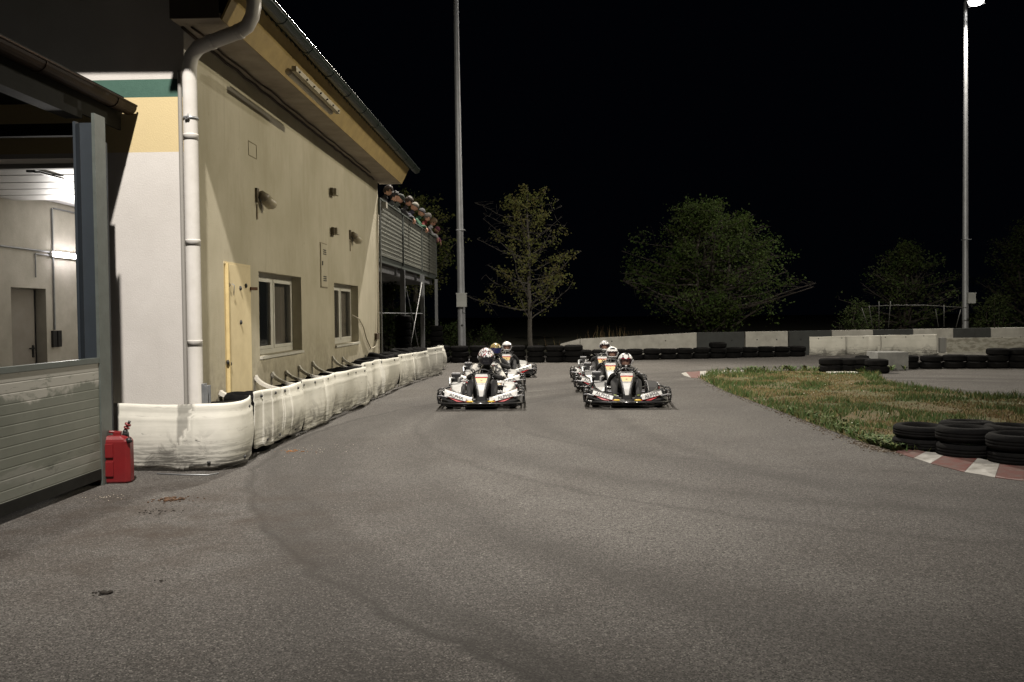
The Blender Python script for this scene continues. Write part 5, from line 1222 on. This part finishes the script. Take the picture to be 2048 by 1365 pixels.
def make_kart(pod, wing, num, label, cat='go-kart', boxes=True):
    K = empty('racing_kart', label=label, cat=cat, group='rental karts racing side by side')
    kbum = mat('kart_bumper_black', (.010,.010,.011), .38, 8, (.03,.03,.03), .6)
    def curve(z, hwid=.70, y0=.0, dep=.20, n=20):
        return [Vector((hwid*t, y0+dep*abs(t)**4.5, z)) for t in [-1+2*i/n for i in range(n+1)]]
    # front bumper rails
    fb_ = MB(); 
    for z, hw_, y0, r in ((.060,.66,.03,.015),(.108,.715,-.01,.018)): fb_.tube(curve(z,hw_,y0), r, 8)
    for x in (-.3,-.1,.1,.3): fb_.tube([(x,.02,.06),(x,.0,.108)], .010, 6)
    fb_.build('front_bumper', kbum, K)
    MB().tube([Vector((.17*t, -.026, .112)) for t in (-1,0,1)], .006, 6).build('chrome_strip', chrome, K)
    # wrap-round side and rear rails, corner hoops
    for s in (-1,1):
        sb_ = MB()
        for z, xo in ((.075,.66),(.135,.715),(.235,.70)): sb_.tube([(s*xo,.20,z),(s*(xo+.005),.6,z),(s*(xo+.005),1.2,z),(s*(xo-.0),1.62,z),(s*(xo-.06),1.78,z)], .017, 8)
        for y in (.45,1.0,1.5): sb_.tube([(s*.70,y,.06),(s*.715,y,.25)], .012, 6)
        sb_.build('side_bumper', kbum, K)
        h = MB()
        for dy, hh in ((.16,.30),(.24,.34)):
            h.tube([(s*.62,dy+.04,.08),(s*.70,dy,.10),(s*.725,dy,.18),(s*.72,dy,hh-.03),(s*.69,dy,hh),(s*.63,dy+.02,hh)], .013, 8)
        h.tube([(s*.715,.18,.26),(s*.72,.30,.27),(s*.715,.36,.20)], .011, 6)
        h.build('corner_hoop', kbum, K)
        MB().tube([(s*.715,.15,.225),(s*.66,.10,.235),(s*.55,.03,.215)], .010, 8).build('corner_tube', hg, K)
    rb_ = MB().tube([Vector((.66*t,1.93-.13*abs(t)**5,.13)) for t in [-1+i/8 for i in range(17)]], .022, 8).tube([Vector((.66*t,1.93-.13*abs(t)**5,.24)) for t in [-1+i/8 for i in range(17)]], .022, 8)
    rb_.build('rear_bumper', kbum, K)
    # frame and floor pan
    fm = MB()
    for s in (-1,1): fm.tube([(s*.22,.12,.06),(s*.27,.5,.05),(s*.30,1.0,.05),(s*.30,1.85,.07)], .016, 8)
    fm.tube([(-.5,.30,.10),(.5,.30,.10)], .014, 8).tube([(-.55,1.55,.14),(.55,1.55,.14)], .02, 8).tube([(-.3,1.0,.05),(.3,1.0,.05)], .016, 8)
    fm.build('frame', mat('kart_frame', (.10,.10,.11), .4, metal=.6), K)
    MB().box((-.27,.14,.035),(.27,1.05,.043)).build('floor_tray', hg, K)
    # fairing: black lower body + two swept wings
    secs = []
    for i in range(25):
        t = -1+2*i/24; x = .66*t; y = .02+.16*abs(t)**3; zt = .155+.165*abs(t)**1.25; zb = .055+.03*abs(t)
        secs.append([Vector((x,y+.10,zb)),Vector((x,y+.005,zb+.02)),Vector((x,y+.0,zb+.055)),Vector((x,y+.075,zt-.03)),Vector((x,y+.12,zt-.02)),Vector((x,y+.14,zb+.03))])
    F = MB().loft(secs, smooth=False).build('front_fairing', kk, K)
    for s in (-1,1):
        g = []; 
        for i in range(13):
            t = (.22+.70*i/12); x = s*.66*t; y = .02+.16*t**3; zt = .165+.185*t**1.2; th = .030+.080*min(1, (t-.05)*1.15)
            yb = y+.055; g.append([Vector((x,yb-.012-.05*(th/.13),zt-th)),Vector((x,yb,zt-th*.3)),Vector((x,yb+.05,zt)),Vector((x,yb+.07,zt-.012)),Vector((x,yb+.03,zt-th*.6)),Vector((x,yb+.01,zt-th))])
        wg = MB().loft(g, smooth=False).build('fairing_wing', wing, K)
        # red flash and yellow lozenge
        rd = MB(); 
        def fp(t, z): return Vector((s*.66*t, .02+.16*t**3-.008-(.004), z))
        rd.add([fp(.28,.128),fp(.60,.140),fp(.84,.215),fp(.40,.168),fp(.28,.128)+Vector((0,.01,0)),fp(.60,.140)+Vector((0,.01,0)),fp(.84,.215)+Vector((0,.05,0)),fp(.40,.168)+Vector((0,.03,0))], [(0,1,2,3),(4,7,6,5),(0,4,5,1),(1,5,6,2),(2,6,7,3),(3,7,4,0)])
        rd.build('red_flash', kr, K)
        yl_ = MB().ball((s*.175,.004,.142), (.058,.012,.016), 14, 8); yl_.build('yellow_lozenge', ky, K)
        a = Vector((s*.66*.36, .02+.16*.36**3-.002, .178)); b = Vector((s*.66*.86, .02+.16*.86**3-.004, .262)); 
        ll, rr_ = (a, b) if s > 0 else (b, a)
        lab_m = MB(); xd = (rr_-ll).normalized(); up = Vector((0,.45,.9)); up = (up-xd*up.dot(xd)).normalized()*.034; nn = xd.cross(up).normalized()*-.0; off = Vector((0,-.022,.0))
        lab_m.add([ll-up+off,rr_-up+off,rr_+up+off,ll+up+off, ll-up+off*.2,rr_-up+off*.2,rr_+up+off*.2,ll+up+off*.2], [(0,1,2,3),(7,6,5,4),(0,4,5,1),(2,6,7,3),(1,5,6,2),(3,7,4,0)])
        pl_ = lab_m.build('name_plate', kws, K)
        text(pl_, 'ALPHA', .082, frameM((ll+rr_)/2+Vector((0,-.026,0)), xd, up) @ Matrix.Shear('XY', 4, (.25, 0)), kk)
    # nassau panel
    g = []; prof = [(.13,.095,.02),(.22,.085,.03),(.32,.10,.06),(.42,.135,.10),(.50,.150,.145),(.555,.14,.185),(.58,.11,.21)]
    for z, w, y in prof: g.append([Vector((-w,y+.30,z)),Vector((-w*.72,y+.245,z)),Vector((w*.72,y+.245,z)),Vector((w,y+.30,z)),Vector((w*.9,y+.34,z)),Vector((-w*.9,y+.34,z))])
    Np = MB().loft(g, smooth=False).build('front_panel', kk, K)
    def face(name, rows_, m, off):
        v = []; 
        for z, w in rows_:
            for (z0, _, y0), (z1, _, y1) in zip(prof, prof[1:]):
                if z0 <= z <= z1: y = y0+(y1-y0)*(z-z0)/(z1-z0); break
            v += [Vector((-w,y+.245-off,z)), Vector((w,y+.245-off,z))]
        n = len(rows_); back = [p+Vector((0,off*.5,0)) for p in v]
        f = [(2*i,2*i+1,2*i+3,2*i+2) for i in range(n-1)]; fb2 = [tuple(2*n+j for j in reversed(q_)) for q_ in f]
        sd = [(2*i,2*i+2,2*n+2*i+2,2*n+2*i) for i in range(n-1)]+[(2*i+1,2*n+2*i+1,2*n+2*i+3,2*i+3) for i in range(n-1)]
        return MB().add(v+back, f+fb2+sd).build(name, m, Np)
    face('white_sticker', ((.20,.030),(.30,.045),(.38,.062),(.42,.07)), kws, .006)
    face('cream_sticker', ((.425,.071),(.46,.085),(.50,.097)), kcream, .006)
    face('white_sticker', ((.52,.108),(.55,.104),(.565,.088)), kws, .006)
    face('red_line', ((.503,.100),(.518,.110)), kr, .007); face('black_line', ((.400,.066),(.408,.068)), kk, .008)
    text(Np, 'CRG', .034, frameM((0,.335,.375), (1,0,0), (0,.6,1)), kk)
    text(Np, '24' if num else '21', .036, frameM((0,.362,.46), (1,0,0), (0,.6,1)), kk); text(Np, 'ALPHA', .034, frameM((0,.42,.545), (1,0,0), (0,.6,1)), kk)
    # steering
    c = Vector((0,.72,.53)); n = Vector((0,-.75,.66)).normalized(); u = Vector((1,0,0)); w = n.cross(u)
    sw = MB().tube([c+u*.15*cos(a)+w*.12*sin(a) for a in [2*pi*k/24 for k in range(24)]], .014, 8, closed=True)
    for a in (R(90),R(210),R(330)): sw.tube([c, c+u*.15*cos(a)+w*.12*sin(a)], .008, 6)
    sw.build('steering_wheel', kk, K); MB().tube([c, (0,.35,.12)], .011, 8).build('steering_column', steel, K)
    # seat
    g = []
    for y, z, w, d in ((.95,.13,.16,.02),(1.15,.08,.18,.03),(1.35,.09,.19,.03),(1.50,.22,.20,.03),(1.60,.42,.18,.025)):
        g.append([Vector((-w-.02,y-.05,z+.11)),Vector((-w,y,z)),Vector((w,y,z)),Vector((w+.02,y-.05,z+.11)),Vector((w,y-.0,z+.115)),Vector((w-.02,y+.03,z+.02)),Vector((-w+.02,y+.03,z+.02)),Vector((-w,y,z+.115))])
    MB().loft(g, smooth=False).build('seat', kk, K)
    # pods, engine boxes, wheels, pedals
    for s in (-1,1):
        sp = sidepod(K, s, pod, num)
        text(sp, num or '7', .13, frameM((s*.46,.545,.235), (1,0,0), (0,.5,1)), kk if pod is kw else kw)
        zt_ = .50 if s < 0 else .30; e = MB().box((s*.44,1.48,.24),(s*.60,1.66,zt_)).build('engine_box' if s < 0 else 'fuel_tank', kk, K, bevel=.012)
        MB().box((s*.445,1.49,zt_+.002),(s*.595,1.65,zt_+.012)).build('lid', hg, e)
        wheel(K, s*.53, .32, .128, .125, .0); wheel(K, s*.52, 1.55, .138, .20)
        MB().tube([(s*.52,.32,.13),(s*.10,.42,.13)], .009, 6).build('tie_rod', steel, K)
        MB().bar((s*.16,.20,.05),(s*.17,.17,.20), .07,.012).build('pedal', steel, K)
    MB().box((-.56,1.0,.16),(-.33,1.40,.36)).tube([(-.44,1.2,.36),(-.44,1.2,.43),(-.40,1.35,.43)], .03, 10).build('engine', mat('engine_metal', (.3,.3,.3), .4, 10, (.08,.08,.08), 1, metal=.6), K, bevel=.01)
    MB().tube([(-.60,1.15,.33),(-.62,1.35,.42),(-.50,1.6,.42)], .022, 8).build('exhaust', steel, K)
    return K
green_shoe = mat('shoe_lime', (.30,.36,.10), .6, 60, (.12,.16,.04), .8)
kA = make_kart(kw, kws, '3', 'leading left kart with white side pods and white front wings')
kB = make_kart(kk, kk, '', 'leading right kart with black side pods and black front fairing')
place = [ # source, x, y, rz, label
 (kA, -1.03, 14.35, .02, None), (kA, -1.08, 17.75, .03, 'second kart of the left line, half hidden behind the white leading kart'), (kA, -.86, 21.3, .10, 'last kart of the left line, seen beside the white-helmeted driver'),
 (kB, 1.39, 14.45, -.07, None), (kB, 1.33, 17.35, -.10, 'second kart of the right line, just behind the leading black kart'), (kB, 1.33, 19.9, -.12, 'rearmost kart of the right line, nose turned to the right')]
KS = []
for src, x, y, rz, lab in place:
    k = src if lab is None else copy_tree(src)
    k.location = (x, y, 0); k.rotation_euler[2] = rz
    if lab: k['label'] = lab
    KS.append(k)
driver(KS[0], 'leading left kart driver crouching, white sleeves, black helmet with a patterned crown', 'skull', visor_d, lean=1.0, hs=1.13, tall=.05, pale=True, xoff=.06, skin=skin_b, yaw=.12)
driver(KS[1], 'kart driver in a yellow and orange helmet with a blue visor', 'yellow', visor_b, lean=.4, xoff=.10, tall=.0, yaw=.15)
driver(KS[2], 'kart driver in black with a plain white helmet at the back of the left line', 'plain', visor_t, lean=.1, tall=-.10, xoff=.06)
driver(KS[3], 'leading right kart driver, lime shoes, white helmet with black and red graphics', 'stripe', visor_t, shoe=green_shoe, lean=.2, hs=1.04, tall=-.095, tilt=0, yaw=.05)
driver(KS[4], 'kart driver wearing a white helmet with a black crest, second in the right line', 'band', visor_t, lean=.2, xoff=.02, tall=-.09, yaw=.1)
driver(KS[5], 'kart driver in a black and white camouflage helmet, last of the right line', 'camo', visor_t, lean=.1, xoff=.02, tall=-.05, yaw=.15)
bpy.context.view_layer.update()
